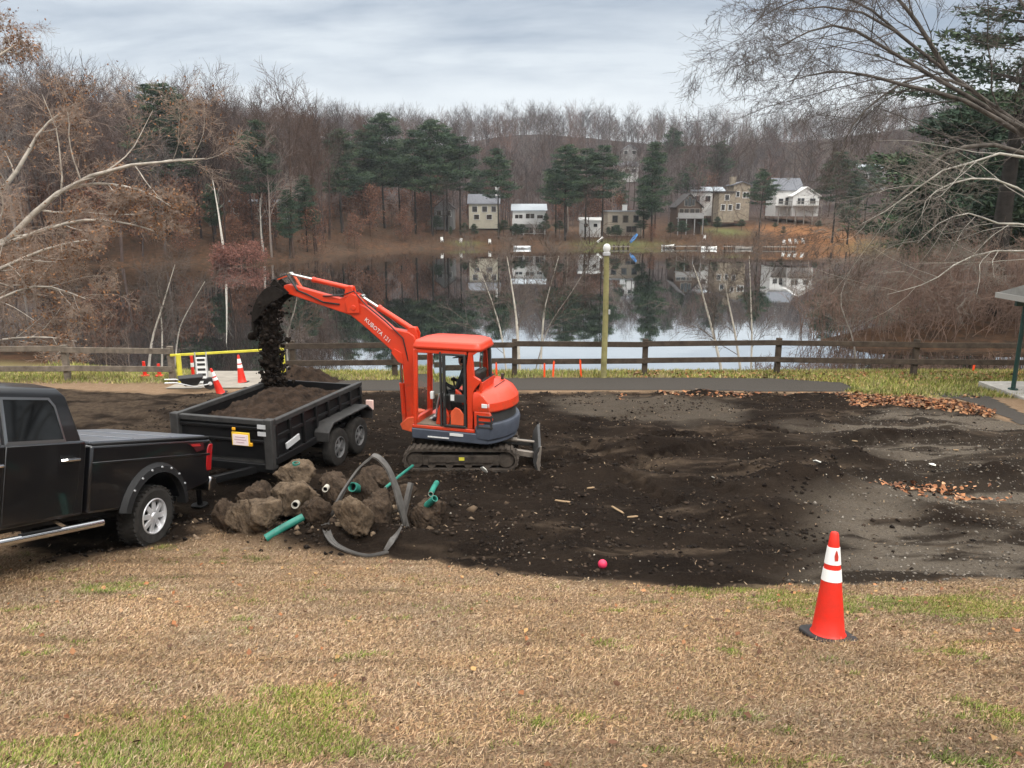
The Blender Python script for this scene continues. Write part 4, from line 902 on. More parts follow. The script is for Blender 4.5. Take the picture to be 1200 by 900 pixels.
mb = MB(); mb.box((-.18,1.48,2.64),(.05,3.75,.15)); mb.box((2.87,3.33,2.64),(6.1,.05,.15)); mb.build('fascia', mat('fascia_grey', (.30,.29,.27), .7), rs)
# ================================================================== PICKUP TRUCK
paint = mat('black_car_paint', (.004,.004,.005), .30, coat=.7); chrome = mat('chrome', (.70,.70,.71), .16, metal=1); alloy = mat('polished_alloy', (.62,.62,.63), .30, metal=.55); rubber = mat('tyre_rubber', (.028,.026,.024), .85, noise=.35, nscale=10, bump=.3, bscale=40)
plast = mat('black_trim_plastic', (.010,.010,.0105), .6, spec=.3, bump=.15, bscale=60); tglass = mat('tinted_glass', (.003,.0035,.004), .04, spec=.35); redl = mat('red_lens', (.30,.008,.010), .15, coat=.6); cover_m = mat('tonneau_vinyl', (.115,.125,.145), .30, noise=.12, nscale=3, spec=.7)
dusty = mat('dusty_black_paint', (.016,.015,.014), .5, noise=.4, nscale=3)
def arc(cx, cz, r, a0, a1, n=12): return [(cx+r*math.cos(R(a0+(a1-a0)*i/n)), cz+r*math.sin(R(a0+(a1-a0)*i/n))) for i in range(n+1)]
def wheel_obj(parent, c, r, wd, side, rim_m, name='wheel', spokes=8, rr=.60, lug=True):
    e = MB(); ht = wd/2; y = c[1]
    prof = [(r*rr,-ht*.9),(r*.86,-ht),(r*.96,-ht*.86),(r,-ht*.6),(r,ht*.6),(r*.96,ht*.86),(r*.86,ht),(r*rr,ht*.9)]
    e.lathe(prof, (0,0,0), 'Y', 40, cap=False)
    if lug:
        for i in range(36):
            a = 2*math.pi*i/36
            for s in (-1, 1):
                ca, sa = math.cos(a+s*.03), math.sin(a+s*.03)
                e.box((r*.985*sa, s*ht*.62, r*.985*ca), (r*.10, ht*.62, r*.06), Euler((0, a+s*.03, 0)).to_matrix() @ Euler((0,0,s*.3)).to_matrix())
    t_ = e.build('tyre', rubber, None, smooth=30)
    w0 = bpy.data.objects.new(name, None); col.objects.link(w0); w0.parent = parent; w0.location = c; t_.parent = w0
    m = MB(); R_ = r*rr; o_ = side*ht
    m.lathe([(R_*.99,-side*ht*.8),(R_*1.0,o_*.95),(R_*.93,o_*1.0),(R_*.90,o_*.80),(R_*.86,o_*.42)], (0,0,0), 'Y', 36, cap=False)
    for i in range(spokes):
        a = 2*math.pi*i/spokes; ca, sa = math.cos(a), math.sin(a)
        m.bar((R_*.26*sa, o_*.78, R_*.26*ca), (R_*.90*sa, o_*.62, R_*.90*ca), R_*.27, ht*.2, up=(0,1,0))
    m.lathe([(0,o_*1.02),(R_*.20,o_*1.0),(R_*.24,o_*.86),(R_*.40,o_*.80),(R_*.42,o_*.60)], (0,0,0), 'Y', 24)
    m.build('rim', rim_m, w0, smooth=30, bevel=.004)
    m = MB(); m.lathe([(0,o_*.30),(R_*.88,o_*.30),(R_*.88,o_*.1),(0,o_*.1)], (0,0,0), 'Y', 24); m.build('brake_disc', plast, w0)
    return w0
RT = Vector((-5.97, 10.05, 0)); RT.z = hz1(RT.x+.8, RT.y)-.02
truck = empty('pickup_truck', tuple(RT), 0, 'black four door pickup truck hitched to the trailer on the lawn slope', 'truck', rot=(0, R(-14.3), R(258)))
# cargo box
mb = MB(); poly = [(-1.24,.78),(-1.27,.9),(-1.27,1.40),(-1.22,1.45),(1.27,1.47),(1.27,.62),(.62,.60)] + arc(0,.46,.58,15,165,14) + [(-.62,.66)]
mb.prism(poly, -.97, .97); bed = mb.build('cargo_box', paint, truck, bevel=.035, seg=3)
mb = MB()
for s in (-1,1): mb = MB(); mb.prism([(-1.22,1.20),(1.24,1.22),(1.24,1.26),(-1.22,1.24)], s*.968, s*.980); mb.build('crease_strip', paint, bed, bevel=.006)
mb = MB(); mb.box((0,0,1.492), (2.40,1.74,.035))
for x in (-.4,.4): mb.box((x,0,1.515), (.02,1.74,.012))
mb.build('tonneau_cover', cover_m, truck, bevel=.01, rot=(0,R(-.3),0))
for s in (-1,1): mb = MB(); mb.box((.02,s*.92,1.478), (2.44,.08,.03)); mb.build('rail_cap', plast, bed, bevel=.008)
mb = MB(); mb.box((-1.285,0,1.14), (.05,1.62,.56)); tg = mb.build('tailgate', paint, truck, bevel=.015); mb = MB(); mb.box((-1.318,0,1.3), (.02,.32,.1)); mb.build('handle', plast, tg)
# cab
mb = MB(); mb.prism([(1.34,.62),(1.34,1.42),(1.36,1.54),(3.72,1.54),(5.05,1.40),(5.28,1.30),(5.32,.75),(5.25,.62),(4.94,.60)]+arc(4.29,.46,.60,15,165,14)+[(3.64,.60)], -.97, .97); body = mb.build('body', paint, truck, bevel=.04, seg=3)
def ring(z, x0, x1, hw, rnd=.12): return [(x0,-hw+rnd,z),(x0+rnd*.4,-hw,z),(x1-rnd,-hw,z),(x1,-hw+rnd*2,z),(x1,hw-rnd*2,z),(x1-rnd,hw,z),(x0+rnd*.4,hw,z),(x0,hw-rnd,z)]
mb = MB(); mb.loft([ring(1.51,1.37,3.80,.945), ring(1.57,1.375,3.74,.935), ring(2.06,1.50,3.16,.80), ring(2.16,1.59,2.98,.74), ring(2.20,1.78,2.78,.60)]); mb.build('cab_roof', paint, truck, smooth=50, bevel=.02)
def side_pt(x, z, s, off=.0): 
    hw = np.interp(z, [1.51,1.57,2.06,2.16], [.945,.935,.80,.74]); return (x, s*(hw+off), z)
for s in (-1,1):
    # doors, each with handle and a chrome framed window
    for x0, x1, hx in ((1.46,2.52,1.62),(2.545,3.70,2.70)):
        mb = MB(); rearcut = 1.46 if x0 < 2 else x0
        mb.prism([(x0+.06,.66),(x1,.66),(x1,1.515),(x0,1.515),(x0,1.0)], s*.966, s*.978); dr = mb.build('door', paint, truck, bevel=.012)
        mb = MB(); mb.tube([(hx-.13,s*.985,1.315),(hx-.10,s*1.022,1.32),(hx+.10,s*1.022,1.32),(hx+.13,s*.985,1.315)], [.018,.022,.022,.018], 8); mb.build('handle', chrome, dr)
        mb = MB(); mb.prism([(x0+.1,1.265),(x0+.32,1.265),(x0+.32,1.37),(x0+.1,1.37)], s*.979, s*.982); mb.build('handle_cup', plast, dr)
        if x0 < 2: wpts = [(1.70,1.565),(2.48,1.565),(2.46,2.02),(1.84,2.02),(1.77,1.94)]
        else: wpts = [(2.60,1.565),(3.56,1.565),(3.12,2.02),(2.60,2.02)]
        cx = sum(p[0] for p in wpts)/len(wpts); cz_ = sum(p[1] for p in wpts)/len(wpts)
        out = [(cx+(p[0]-cx)*1.10, cz_+(p[1]-cz_)*1.14) for p in wpts]; fm_ = MB(); k = len(wpts)
        fm_.add([side_pt(x,z,s,.004) for x,z in out]+[side_pt(x,z,s,.016) for x,z in out]+[side_pt(x,z,s,.004) for x,z in wpts]+[side_pt(x,z,s,.016) for x,z in wpts],
            [(i,(i+1)%k,k+(i+1)%k,k+i) for i in range(k)]+[(k+i,k+(i+1)%k,3*k+(i+1)%k,3*k+i) for i in range(k)]+[(2*k+i,2*k+(i+1)%k,3*k+(i+1)%k,3*k+i) for i in range(k)])
        wf = fm_.build('window', mat('satin_chrome', (.22,.225,.23), .3, metal=.9) if 'satin_chrome' not in bpy.data.materials else bpy.data.materials['satin_chrome'], dr, smooth=0)
        gm_ = MB(); gm_.add([side_pt(x,z,s,.009) for x,z in wpts], [tuple(range(k))]); gm_.build('pane', tglass, dr, smooth=0)
    mb = MB(); mb.cyl((1.1,s*1.04,.50),(4.6,s*1.04,.50),.045,12); 
    for x in (1.6,2.9,4.1): mb.bar((x,s*.7,.62),(x,s*1.02,.50),.04)
    rb = mb.build('running_board', chrome, truck)
    for x in (2.05,3.2): mb = MB(); mb.box((x,s*1.04,.545),(.55,.07,.012)); mb.build('step_pad', plast, rb)
    for cx, nm in ((0,'fender_flare'),(4.29,'fender_flare')):
        mb = MB(); o_, i_ = arc(cx,.46,.72,8,172,18), arc(cx,.46,.585,8,172,18)
        k = len(o_); vs = [(x,s*.966,z) for x,z in o_]+[(x,s*1.035,z) for x,z in [(cx+(x-cx)*.93,.46+(z-.46)*.93) for x,z in o_]]+[(x,s*1.05,z) for x,z in i_]+[(x,s*.90,z) for x,z in i_]; fs = []
        for a in range(3):
            for i in range(k-1): fs.append((a*k+i,a*k+i+1,(a+1)*k+i+1,(a+1)*k+i))
        mb.add(vs, fs); fl_ = mb.build(nm, plast, truck, smooth=40); mb = MB()
        for i in range(3,16,2): x, z = arc(cx,.46,.655,8,172,18)[i]; mb.lathe([(0,s*1.058),(.013,s*1.056),(.016,s*1.04)], (x,0,z), 'Y', 8)
        mb.build('studs', alu, fl_)
    for cx in (0,4.29): wheel_obj(truck, (cx, s*.84, .42), .425, .29, s, alloy)
    mb = MB(); mb.prism([(-1.285,.96),(-1.17,.96),(-1.14,1.05),(-1.14,1.30),(-1.18,1.38),(-1.285,1.38)], s*.80, s*.978); tl = mb.build('tail_light', redl, truck, bevel=.015); mb = MB(); mb.box((-1.287,s*.88,1.05),(.012,.13,.07)); mb.build('reverse_lens', whr, tl)
    mb = MB(); mb.prism([(5.2,1.0),(5.31,1.0),(5.29,1.22),(5.1,1.25)], s*.62, s*.955); mb.build('headlight', alu, truck, bevel=.02)
    mb = MB(); mb.box((3.62,s*1.14,1.58),(.10,.24,.26)); mb.bar((3.62,s*.94,1.44),(3.62,s*1.06,1.48),.04); mb.build('side_mirror', plast, truck, bevel=.02)
mb = MB(); k4 = [side_pt(1.39,1.58,-1),side_pt(1.39,1.58,1),side_pt(1.49,2.03,1),side_pt(1.49,2.03,-1)]; mb.add([(x-.012,y*.82,z) for x,y,z in k4],[(0,1,2,3)]); mb.build('rear_window', tglass, truck, smooth=0)
mb = MB(); k4 = [(3.74,-.80,1.58),(3.74,.80,1.58),(3.19,.66,2.04),(3.19,-.66,2.04)]; mb.add([(x+.02,y,z+.012) for x,y,z in k4],[(0,1,2,3)]); mb.build('windscreen', tglass, truck, smooth=0)
mb = MB(); mb.prism([(-1.30,.62),(-1.47,.64),(-1.50,.72),(-1.48,.84),(-1.30,.86)], -.96, .96); bp_ = mb.build('rear_bumper', chrome, truck, bevel=.03, seg=3); mb = MB(); mb.box((-1.40,0,.865),(.16,1.3,.012)); mb.build('step_pad', plast, bp_)
mb = MB(); mb.prism([(5.25,.55),(5.46,.60),(5.46,.80),(5.28,.86)], -.97, .97); mb.build('front_bumper', chrome, truck, bevel=.03); mb = MB(); mb.box((5.31,0,1.08),(.06,1.15,.34)); mb.build('grille', plast, truck, bevel=.02)
mb = MB(); mb.box((2,0,.52),(6.4,.9,.14)); mb.cyl((0,-.75,.42),(0,.75,.42),.09); mb.cyl((4.29,-.75,.42),(4.29,.75,.42),.08); mb.bar((-1.0,0,.5),(-1.62,0,.5),.07); mb.build('chassis', blk, truck)
# dark red slanted decal on the rear of each bed side, and red streak
for s in (-1,1):
    mb = MB(); mb.add([(x,s*.9855,z) for x,z in ((-.62,1.41),(-1.02,1.41),(-1.06,1.30),(-.86,1.27),(-.78,1.34))],[(0,1,2,3,4)]); dc = mb.build('decal', mat('dark_red_decal', (.055,.008,.010), .4) if s == -1 else bpy.data.materials['dark_red_decal'], bed, smooth=0)
    mb = MB(); mb.add([(x,s*.9875,z) for x,z in ((-.70,1.395),(-.92,1.395),(-.96,1.355),(-.74,1.36))],[(0,1,2,3)]); mb.build('streak', mat('red_streak', (.35,.02,.02), .4) if s == -1 else bpy.data.materials['red_streak'], dc, smooth=0)

# ================================================================== DUMP TRAILER
tblk = mat('black_trailer_paint', (.006,.006,.0065), .42, noise=.4, nscale=4, spec=.35); tdust = mat('worn_trailer_paint', (.026,.025,.024), .6, noise=.5, nscale=5); stick = mat('silver_sticker', (.60,.61,.62), .35, metal=.3)
TL, TW, F0, TOP = 3.25, .93, .60, 1.27
TR = Vector((-4.88, 12.33, 0)); TR.z = hz1(-4.6, 13.6)+.02
trl = empty('dump_trailer', tuple(TR), 0, 'black tandem axle dump trailer being filled with soil', 'trailer', rot=(0, R(-.8), R(255)))
mb = MB(); mb.box((-TL/2,0,F0), (TL,2*TW,.06)); mb.build('floor', tdust, trl)
for s in (-1,1):
    mb = MB(); mb.box((-TL/2, s*(TW-.02), (F0+TOP)/2), (TL-.004,.04,TOP-F0)); sw = mb.build('side_wall', tblk, trl)
    mb = MB(); mb.box((-TL/2,s*TW,TOP+.01),(TL+.02,.10,.09)); mb.build('top_rail', tdust, sw, bevel=.012)
    mb = MB(); mb.box((-TL/2,s*(TW+.02),F0+.02),(TL+.02,.09,.12))
    mb.box((-TL/2,s*(TW+.015),1.02),(TL-.1,.05,.06))
    for i in range(8): mb.box((-.05-(TL-.1)*i/7,s*(TW+.022),(F0+TOP)/2-.01),(.07,.065,TOP-F0-.06))
    mb.build('ribs', tblk, sw, bevel=.008)
    mb = MB(); ff = [(-1.30,.60),(-1.30,.78),(-1.50,.93),(-2.95,.93),(-3.16,.78),(-3.16,.60)]; inn = [(-3.12,.60),(-3.12,.77),(-2.93,.895),(-1.52,.895),(-1.34,.77),(-1.34,.60)]
    mb.prism(ff+inn, s*.95, s*1.25); mb.build('fender', tdust, trl, bevel=.01)
    for cx in (-1.80,-2.64): wheel_obj(trl, (cx,s*1.10,.365), .365, .21, s, mat('grey_steel_wheel', (.10,.10,.10), .5, noise=.3, nscale=6) if 'grey_steel_wheel' not in bpy.data.materials else bpy.data.materials['grey_steel_wheel'], spokes=6, rr=.56, lug=False)
    mb = MB(); mb.box((-3.21,s*1.16,.86),(.05,.16,.20)); mb.build('marker_lamp', mat('pale_pink_lens', (.75,.52,.46), .3) if s == -1 else bpy.data.materials['pale_pink_lens'], trl, bevel=.01)
    mb = MB(); mb.bar((-.30,s*(TW+.062),.80),(-.72,s*(TW+.062),.86),.03,.11); mb.build('side_sticker', stick, trl, bevel=.004)
mb = MB(); mb.box((-.02,0,(F0+TOP)/2),(.04,2*TW-.09,TOP-F0)); fw = mb.build('front_wall', tblk, trl)
mb = MB(); mb.box((0,0,TOP+.01),(.10,2*TW-.11,.09)); mb.build('top_rail', tdust, fw, bevel=.012)
mb = MB(); mb.box((.02,0,.95),(.05,2*TW-.2,.05)); mb.box((.02,0,1.17),(.05,2*TW-.2,.05)); mb.build('cross_ribs', tblk, fw, bevel=.008)
for s in (-1,1): mb = MB(); mb.box((.02,s*(TW-.03),.92),(.15,.16,.86)); mb.build('corner_post', tdust, trl, bevel=.015)
mb = MB(); mb.box((-TL+.02,0,(F0+TOP)/2),(.05,2*TW-.09,TOP-F0)); mb.build('tailgate', tblk, trl, bevel=.01)
mb = MB(); mb.box((-TL/2,-.35,.48),(TL-.1,.09,.16)); mb.box((-TL/2,.35,.48),(TL-.1,.09,.16)); mb.box((.0,0,.50),(.12,2*TW,.14))
for cx in (-1.80,-2.64): mb.cyl((cx,-1.05,.365),(cx,1.05,.365),.05)
mb.build('chassis', tblk, trl, bevel=.01)
mb = MB(); mb.bar((.0,-.6,.46),(1.05,-.02,.46),.09,.12); mb.bar((.0,.6,.46),(1.05,.02,.46),.09,.12); mb.box((1.12,0,.50),(.22,.11,.10)); mb.cyl((.75,0,.05),(.75,0,.85),.045,10); mb.cyl((.75,0,.02),(.75,0,.05),.13,12); mb.build('tongue', tblk, trl, bevel=.01)
# licence plate in a yellow frame with small lamps and stickers
mb = MB(); mb.box((.062,.37,.98),(.02,.34,.235)); pf = mb.build('plate_frame', mat('yellow_plate_frame', (.72,.46,.03), .5), trl, bevel=.008)
mb = MB(); mb.box((.075,.37,.97),(.012,.29,.185)); mb.build('plate', mat('pale_pink_plate', (.78,.66,.66), .4), pf)
mb = MB()
for z, w_ in ((1.02,.19),(.975,.23),(.93,.15)): mb.box((.083,.37,z),(.004,w_,.014))
mb.build('plate_print', mat('plate_print', (.52,.36,.38), .5), pf)
mb = MB(); mb.box((.07,.25,1.15),(.03,.06,.05)); mb.box((.07,.565,.90),(.03,.05,.06)); mb.build('amber_lamp', mat('amber_lens', (.75,.36,.02), .3), trl, bevel=.008)
for z in (1.26,1.14): mb = MB(); mb.box((.105,.80,z-.03),(.012,.15,.07)); mb.build('sticker', stick, trl)
# heap of soil inside
soil_m = mat('dark_soil', (.022,.016,.012), .97, nscale=9, color2=(.007,.0055,.0045), bump=1.0, bscale=28); soil_b = mat('brown_soil', (.048,.031,.021), .97, nscale=6, color2=(.0085,.0062,.005), bump=1.0, bscale=28)
xs = np.arange(-TL+.06, -.06, .035); ys = np.arange(-TW+.05, TW-.045, .035); A, B = np.meshgrid(xs, ys)
hh = F0+.45 + .36*np.exp(-((A+1.75)/1.0)**2-((B+.05)/.62)**2) + .26*fbm(A*2.2, B*2.2, 4, .6) + .20*fbm(A*6.5, B*6.5, 4, .65) + .17*np.exp(-((B-.80)/.16)**2)*sstep(-.4,-1.2,A)
edge_ = np.minimum(np.minimum(A+TL-.05, -.05-A), np.minimum(TW-.05-np.abs(B), 9)); hh = np.minimum(hh, TOP-.05+edge_*.6)
idx = np.arange(A.size).reshape(A.shape); F_ = np.stack([idx[:-1,:-1], idx[:-1,1:], idx[1:,1:], idx[1:,:-1]], -1).reshape(-1,4)
sp = np_mesh('soil_heap', np.stack([A.ravel(),B.ravel(),hh.ravel()],-1), F_, soil_b, True); sp.location = trl.location; sp.rotation_euler = trl.rotation_euler
so_ = sp.modifiers.new('thick','SOLIDIFY'); so_.thickness = .2; so_.offset = -1
tag(sp, 'brown heaped soil filling the dump trailer', 'soil')
# ================================================================== MINI EXCAVATOR
kor = mat('excavator_orange', (.68,.044,.010), .42, nscale=3.5, color2=(.54,.044,.014), coat=.2); _t = kor.node_tree; _b = _t.nodes['Principled BSDF']; _src = _b.inputs['Base Color'].links[0].from_socket; _tc = N(_t, 'ShaderNodeTexCoord'); _n = N(_t, 'ShaderNodeTexNoise'); _n.inputs['Scale'].default_value = 5; _n.inputs['Detail'].default_value = 9; _n.inputs['Roughness'].default_value = .75; _t.links.new(_tc.outputs['Object'], _n.inputs[0])
_sz = N(_t, 'ShaderNodeSeparateXYZ'); _t.links.new(_tc.outputs['Object'], _sz.inputs[0]); _mz = N(_t, 'ShaderNodeMapRange'); _mz.inputs[1].default_value = 1.7; _mz.inputs[2].default_value = .7; _mz.inputs[3].default_value = .0; _mz.inputs[4].default_value = .16; _t.links.new(_sz.outputs[2], _mz.inputs[0])
_ad = M('ADD', _n.outputs[0], _mz.outputs[0], _t); _mr = N(_t, 'ShaderNodeMapRange'); _mr.inputs[1].default_value = .58; _mr.inputs[2].default_value = .82; _mr.inputs[4].default_value = .7; _t.links.new(_ad, _mr.inputs[0])
_mx = N(_t, 'ShaderNodeMix', data_type='RGBA'); _t.links.new(_mr.outputs[0], _mx.inputs[0]); _t.links.new(_src, _mx.inputs[6]); _mx.inputs[7].default_value = (.16,.075,.04,1); _t.links.new(_mx.outputs[2], _b.inputs['Base Color'])
kor_d = mat('faded_orange', (.66,.10,.035), .55, noise=.2, nscale=4); kgr = mat('blue_grey_steel', (.055,.064,.085), .5, noise=.25, nscale=4)
dkst = mat('dark_steel', (.030,.029,.028), .55, noise=.3, nscale=6); steel = mat('bright_steel', (.62,.61,.58), .22, metal=1); mudst = mat('muddy_steel', (.055,.045,.037), .85, noise=.5, nscale=6, bump=.4, bscale=25)
wornst = mat('worn_pale_steel', (.22,.19,.16), .5, metal=.4, noise=.3, nscale=6); cabglass = bpy.data.materials.new('cab_glass'); cabglass.use_nodes = True
_t = cabglass.node_tree; _b = _t.nodes['Principled BSDF']; _b.inputs['Base Color'].default_value = (.86,.92,.89,1); _b.inputs['Transmission Weight'].default_value = 1; _b.inputs['Roughness'].default_value = .02; _b.inputs['IOR'].default_value = 1.05
hose_m = mat('hydraulic_hose', (.012,.012,.012), .5)
EX = Vector((-.90, 14.12, 0)); EX.z = hz1(EX.x, 13.6)+.0
HD = R(17)
ex = empty('mini_excavator', tuple(EX), math.pi-HD, 'orange mini excavator with a closed cab tipping soil into the trailer', 'excavator')
REL = Euler((0,0,R(-16)))           # undercarriage is turned a little under the house
def under(name, mb, m, parent=None, **kw):
    rm = REL.to_matrix().inverted(); mb.v = [tuple(rm @ Vector(v)) for v in mb.v]; return mb.build(name, m, parent or ex, **kw)
def stadium(x0, x1, r, zc_, n=10): return [(x1+r*math.sin(math.pi*i/n), zc_+r*math.cos(math.pi*i/n)) for i in range(n+1)] + [(x0-r*math.sin(math.pi*i/n), zc_-r*math.cos(math.pi*i/n)) for i in range(n+1)]
for s in (-1,1):
    yc = s*.60; x0, x1, r = -.80, .88, .215
    outer = stadium(x0, x1, r, r+.01); inner = stadium(x0, x1, r-.045, r+.01); k = len(outer); mb = MB()
    vs = [(x,yc-.15,z) for x,z in outer]+[(x,yc+.15,z) for x,z in outer]+[(x,yc-.15,z) for x,z in inner]+[(x,yc+.15,z) for x,z in inner]; fs = []
    for i in range(k):
        j = (i+1)%k; fs += [(i,j,k+j,k+i),(2*k+i,3*k+i,3*k+j,2*k+j),(i,2*k+i,2*k+j,j),(k+i,k+j,3*k+j,3*k+i)]
    mb.add(vs, fs)
    per = 2*(x1-x0)+2*math.pi*r; nl = 44
    for i in range(nl):
        u = per*i/nl
        if u < x1-x0: p, a = (x0+u, 2*r+.01), 0
        elif u < x1-x0+math.pi*r: th = (u-(x1-x0))/r; p, a = (x1+r*math.sin(th), r+.01+r*math.cos(th)), th
        elif u < 2*(x1-x0)+math.pi*r: p, a = (x1-(u-(x1-x0)-math.pi*r), .01), math.pi
        else: th = (u-2*(x1-x0)-math.pi*r)/r; p, a = (x0-r*math.sin(th), r+.01-r*math.cos(th)), math.pi+th
        mb.box((p[0], yc, p[1]), (.045,.30,.045), (0, a, 0))
    tr_ = under('track', mb, mudst)
    mb = MB(); mb.box((.04, yc, .21), (1.42,.20,.20)); mb.box((.04, yc+s*.104, .23), (1.20,.02,.13)); under('track_frame', mb, mudst, tr_, bevel=.015)
    mb = MB(); mb.lathe([(.0,-.09),(.16,-.09),(.165,0),(.16,.09),(.06,.10),(.06,.12),(0,.12)] if s > 0 else [(0,-.12),(.06,-.12),(.06,-.10),(.16,-.09),(.165,0),(.16,.09),(0,.09)], (x1,yc,r+.01), 'Y', 20); under('sprocket', mb, mudst, tr_)
    mb = MB(); mb.lathe([(.0,-.09),(.15,-.09),(.155,0),(.15,.09),(.0,.10)], (x0,yc,r+.01), 'Y', 20); under('idler', mb, mudst, tr_)
    for x in (-.45,-.10,.25,.58): mb = MB(); mb.lathe([(0,-.10),(.075,-.10),(.075,.10),(0,.10)], (x,yc,.13), 'Y', 14); under('roller', mb, mudst, tr_)
    mb = MB(); mb.box((.02,yc+s*.117,.245), (.10,.006,.06)); under('yellow_label', mb, yel, tr_)
mb = MB(); mb.box((0,0,.33), (1.0,.95,.22)); mb.cyl((0,0,.40),(0,0,.56),.40,28); under('undercarriage', mb, dkst, bevel=.02)
# dozer blade at the back
mb = MB(); prof = [(-1.42,.06),(-1.36,.06),(-1.30,.20),(-1.32,.36),(-1.40,.50),(-1.45,.50),(-1.38,.36),(-1.36,.20)]; mb.prism(prof, -.78, .78); bl = under('dozer_blade', mb, dkst, bevel=.006)
mb = MB(); mb.prism([(-1.45,.03),(-1.39,.03),(-1.34,.14),(-1.37,.15)], -.775, .775)
for s in (-1,1): mb.prism([(-1.425,.05),(-1.395,.05),(-1.36,.20),(-1.435,.52),(-1.46,.52)], s*.782, s*.792)
under('cutting_edge', mb, wornst, bl, bevel=.004)
for s in (-1,1): mb = MB(); mb.bar((-.70,s*.32,.30),(-1.34,s*.36,.22),.09,.11); under('blade_arm', mb, wornst if s > 0 else dkst, bl, bevel=.01)
mb = MB(); mb.cyl((-.62,0,.42),(-1.0,0,.40),.05); mb.cyl((-.95,0,.40),(-1.33,0,.36),.028); under('blade_cylinder', mb, wornst, bl)
# rotating platform
def rear_arc(rad, x_end, n=14, yl=.72):
    a1 = math.asin(min(1, yl/rad)); return [(-rad*math.cos(a1*(1-2*i/n))*1.0, rad*math.sin(a1*(1-2*i/n))) for i in range(n+1)]
plan = [(.80,-.70),(.84,-.55),(.84,.60),(.80,.72)] + [(-.45,.735)] + rear_arc(1.0, 0) + [(-.45,-.735)]
mb = MB(); mb.prism(plan, .57, .765, 'XY'); pf_ = mb.build('platform', kgr, ex, bevel=.02)
mb = MB(); mb.prism([(.80,-.68),(.825,-.5),(.825,.6),(.795,.70),(-.45,.715),(-.45,-.715)], .768, .832, 'XY'); mb.build('sill', kor, pf_, bevel=.012)
mb = MB(); mb.box((-.10,.738,.715),(.26,.012,.05)); mb.box((.26,.738,.635),(.42,.012,.022)); mb.build('platform_label', plas_w, pf_)
# rear bumper / counterweight with a step
def loft_plan(name, levels, m, parent, **kw):
    mb = MB(); rings = []
    for z, rad, xf, yl in levels:
        ra = rear_arc(rad, 0, 14, yl); rings.append([(xf,yl,z)] + [(x,y,z) for x,y in ra] + [(xf,-yl,z)])
    mb.loft(rings); return mb.build(name, m, parent, **kw)
loft_plan('counterweight', [(.60,.93,-.50,.66),(.66,1.03,-.48,.735),(.90,1.06,-.46,.745),(.97,1.04,-.55,.73)], kgr, ex, smooth=30, bevel=.02)
loft_plan('rear_grille', [(.965,.98,-.55,.70),(1.19,.97,-.55,.69)], dkst, ex, smooth=30)
hood = loft_plan('engine_hood', [(1.17,1.02,-.42,.725),(1.20,1.035,-.42,.735),(1.34,1.025,-.42,.732),(1.47,.94,-.42,.715),(1.545,.82,-.43,.68),(1.565,.60,-.44,.52)], kor, ex, smooth=28, bevel=.025)
mb = MB(); mb.bar((-.70,.30,1.562),(-.70,-.30,1.562),.012,.012); mb.build('hood_seam', dkst, hood); mb = MB(); mb.cyl((-.62,-.42,1.52),(-.62,-.42,1.66),.03,12); mb.build('exhaust_stub', dkst, hood)
mb = MB(); mb.prism([(-.44,.84),(-.44,1.19),(-.74,1.19),(-.80,1.04),(-.76,1.0),(-.66,1.0),(-.60,.84)], .66, .735); mb.build('side_panel', kor, ex, bevel=.02)
mb = MB()
for z in (.90,1.0,1.10): mb.box((-.66,.742,z+.0),(.30,.02,.03))
mb.box((-.52,.742,1.0),(.03,.025,.26)); mb.box((-.78,.742,1.0),(.03,.025,.26)); mb.build('side_guard', dkst, ex, bevel=.004)
mb = MB(); mb.box((-.66,.715,1.30),(.14,.05,.075),(0,0,R(10))); mb.build('hood_label', plas_w, hood, bevel=.006)
# right-hand tank side and front
mb = MB(); mb.prism([(.62,.83),(.62,1.15),(.30,1.32),(-.44,1.50),(-.44,.83)], -.73, -.10); mb.build('tank_cover', kor, ex, bevel=.04)
# cab: y .02 .. .70
CY0, CY1 = -.06, .70
def pillar(name, pts, w1, m=kor, par=None): mb = MB(); mb.bar(pts[0], pts[1], w1[0], w1[1], up=(0,1,0)); return mb.build(name, m, par or ex, bevel=.015)
cab_roof = MB()
def rr_ring(x0, x1, y0, y1, z, c): return [(x0+c,y0,z),(x1-c,y0,z),(x1-c*.3,y0+c*.3,z),(x1,y0+c,z),(x1,y1-c,z),(x1-c*.3,y1-c*.3,z),(x1-c,y1,z),(x0+c,y1,z),(x0+c*.3,y1-c*.3,z),(x0,y1-c,z),(x0,y0+c,z),(x0+c*.3,y0+c*.3,z)]
cab_roof.loft([rr_ring(-.56,.74,CY0,CY1,2.26,.10), rr_ring(-.60,.78,CY0-.03,CY1+.03,2.31,.12), rr_ring(-.57,.74,CY0,CY1,2.42,.14), rr_ring(-.45,.55,CY0+.10,CY1-.10,2.47,.16)])
cr_ = cab_roof.build('cab_roof', kor, ex, smooth=45, bevel=.02)
for y in (CY0+.035, CY1-.035):
    s = 1 if y > .3 else -1
    pillar('front_pillar', ((.735,y,.83),(.70,y,2.27)), (.075,.07))
    mb = MB(); mb.prism([(-.30,.835),(-.40,.835),(-.43,1.55),(-.46,1.60),(-.56,1.72),(-.56,1.76),(-.44,1.82),(-.41,2.20),(-.50,2.26),(-.50,2.28),(-.34,2.28),(-.30,2.0)] if True else [], y-.035, y+.035); mb.build('rear_pillar', kor, ex, bevel=.015)
    mb = MB(); mb.box((.20,y,2.24),(1.0,.07,.08)); mb.build('roof_rail', kor, ex, bevel=.01)
mb = MB(); mb.box((.72,(CY0+CY1)/2,.90),(.07,CY1-CY0-.08,.14)); mb.box((.70,(CY0+CY1)/2,2.25),(.07,CY1-CY0-.08,.07)); mb.build('front_frame', kor, ex, bevel=.01)
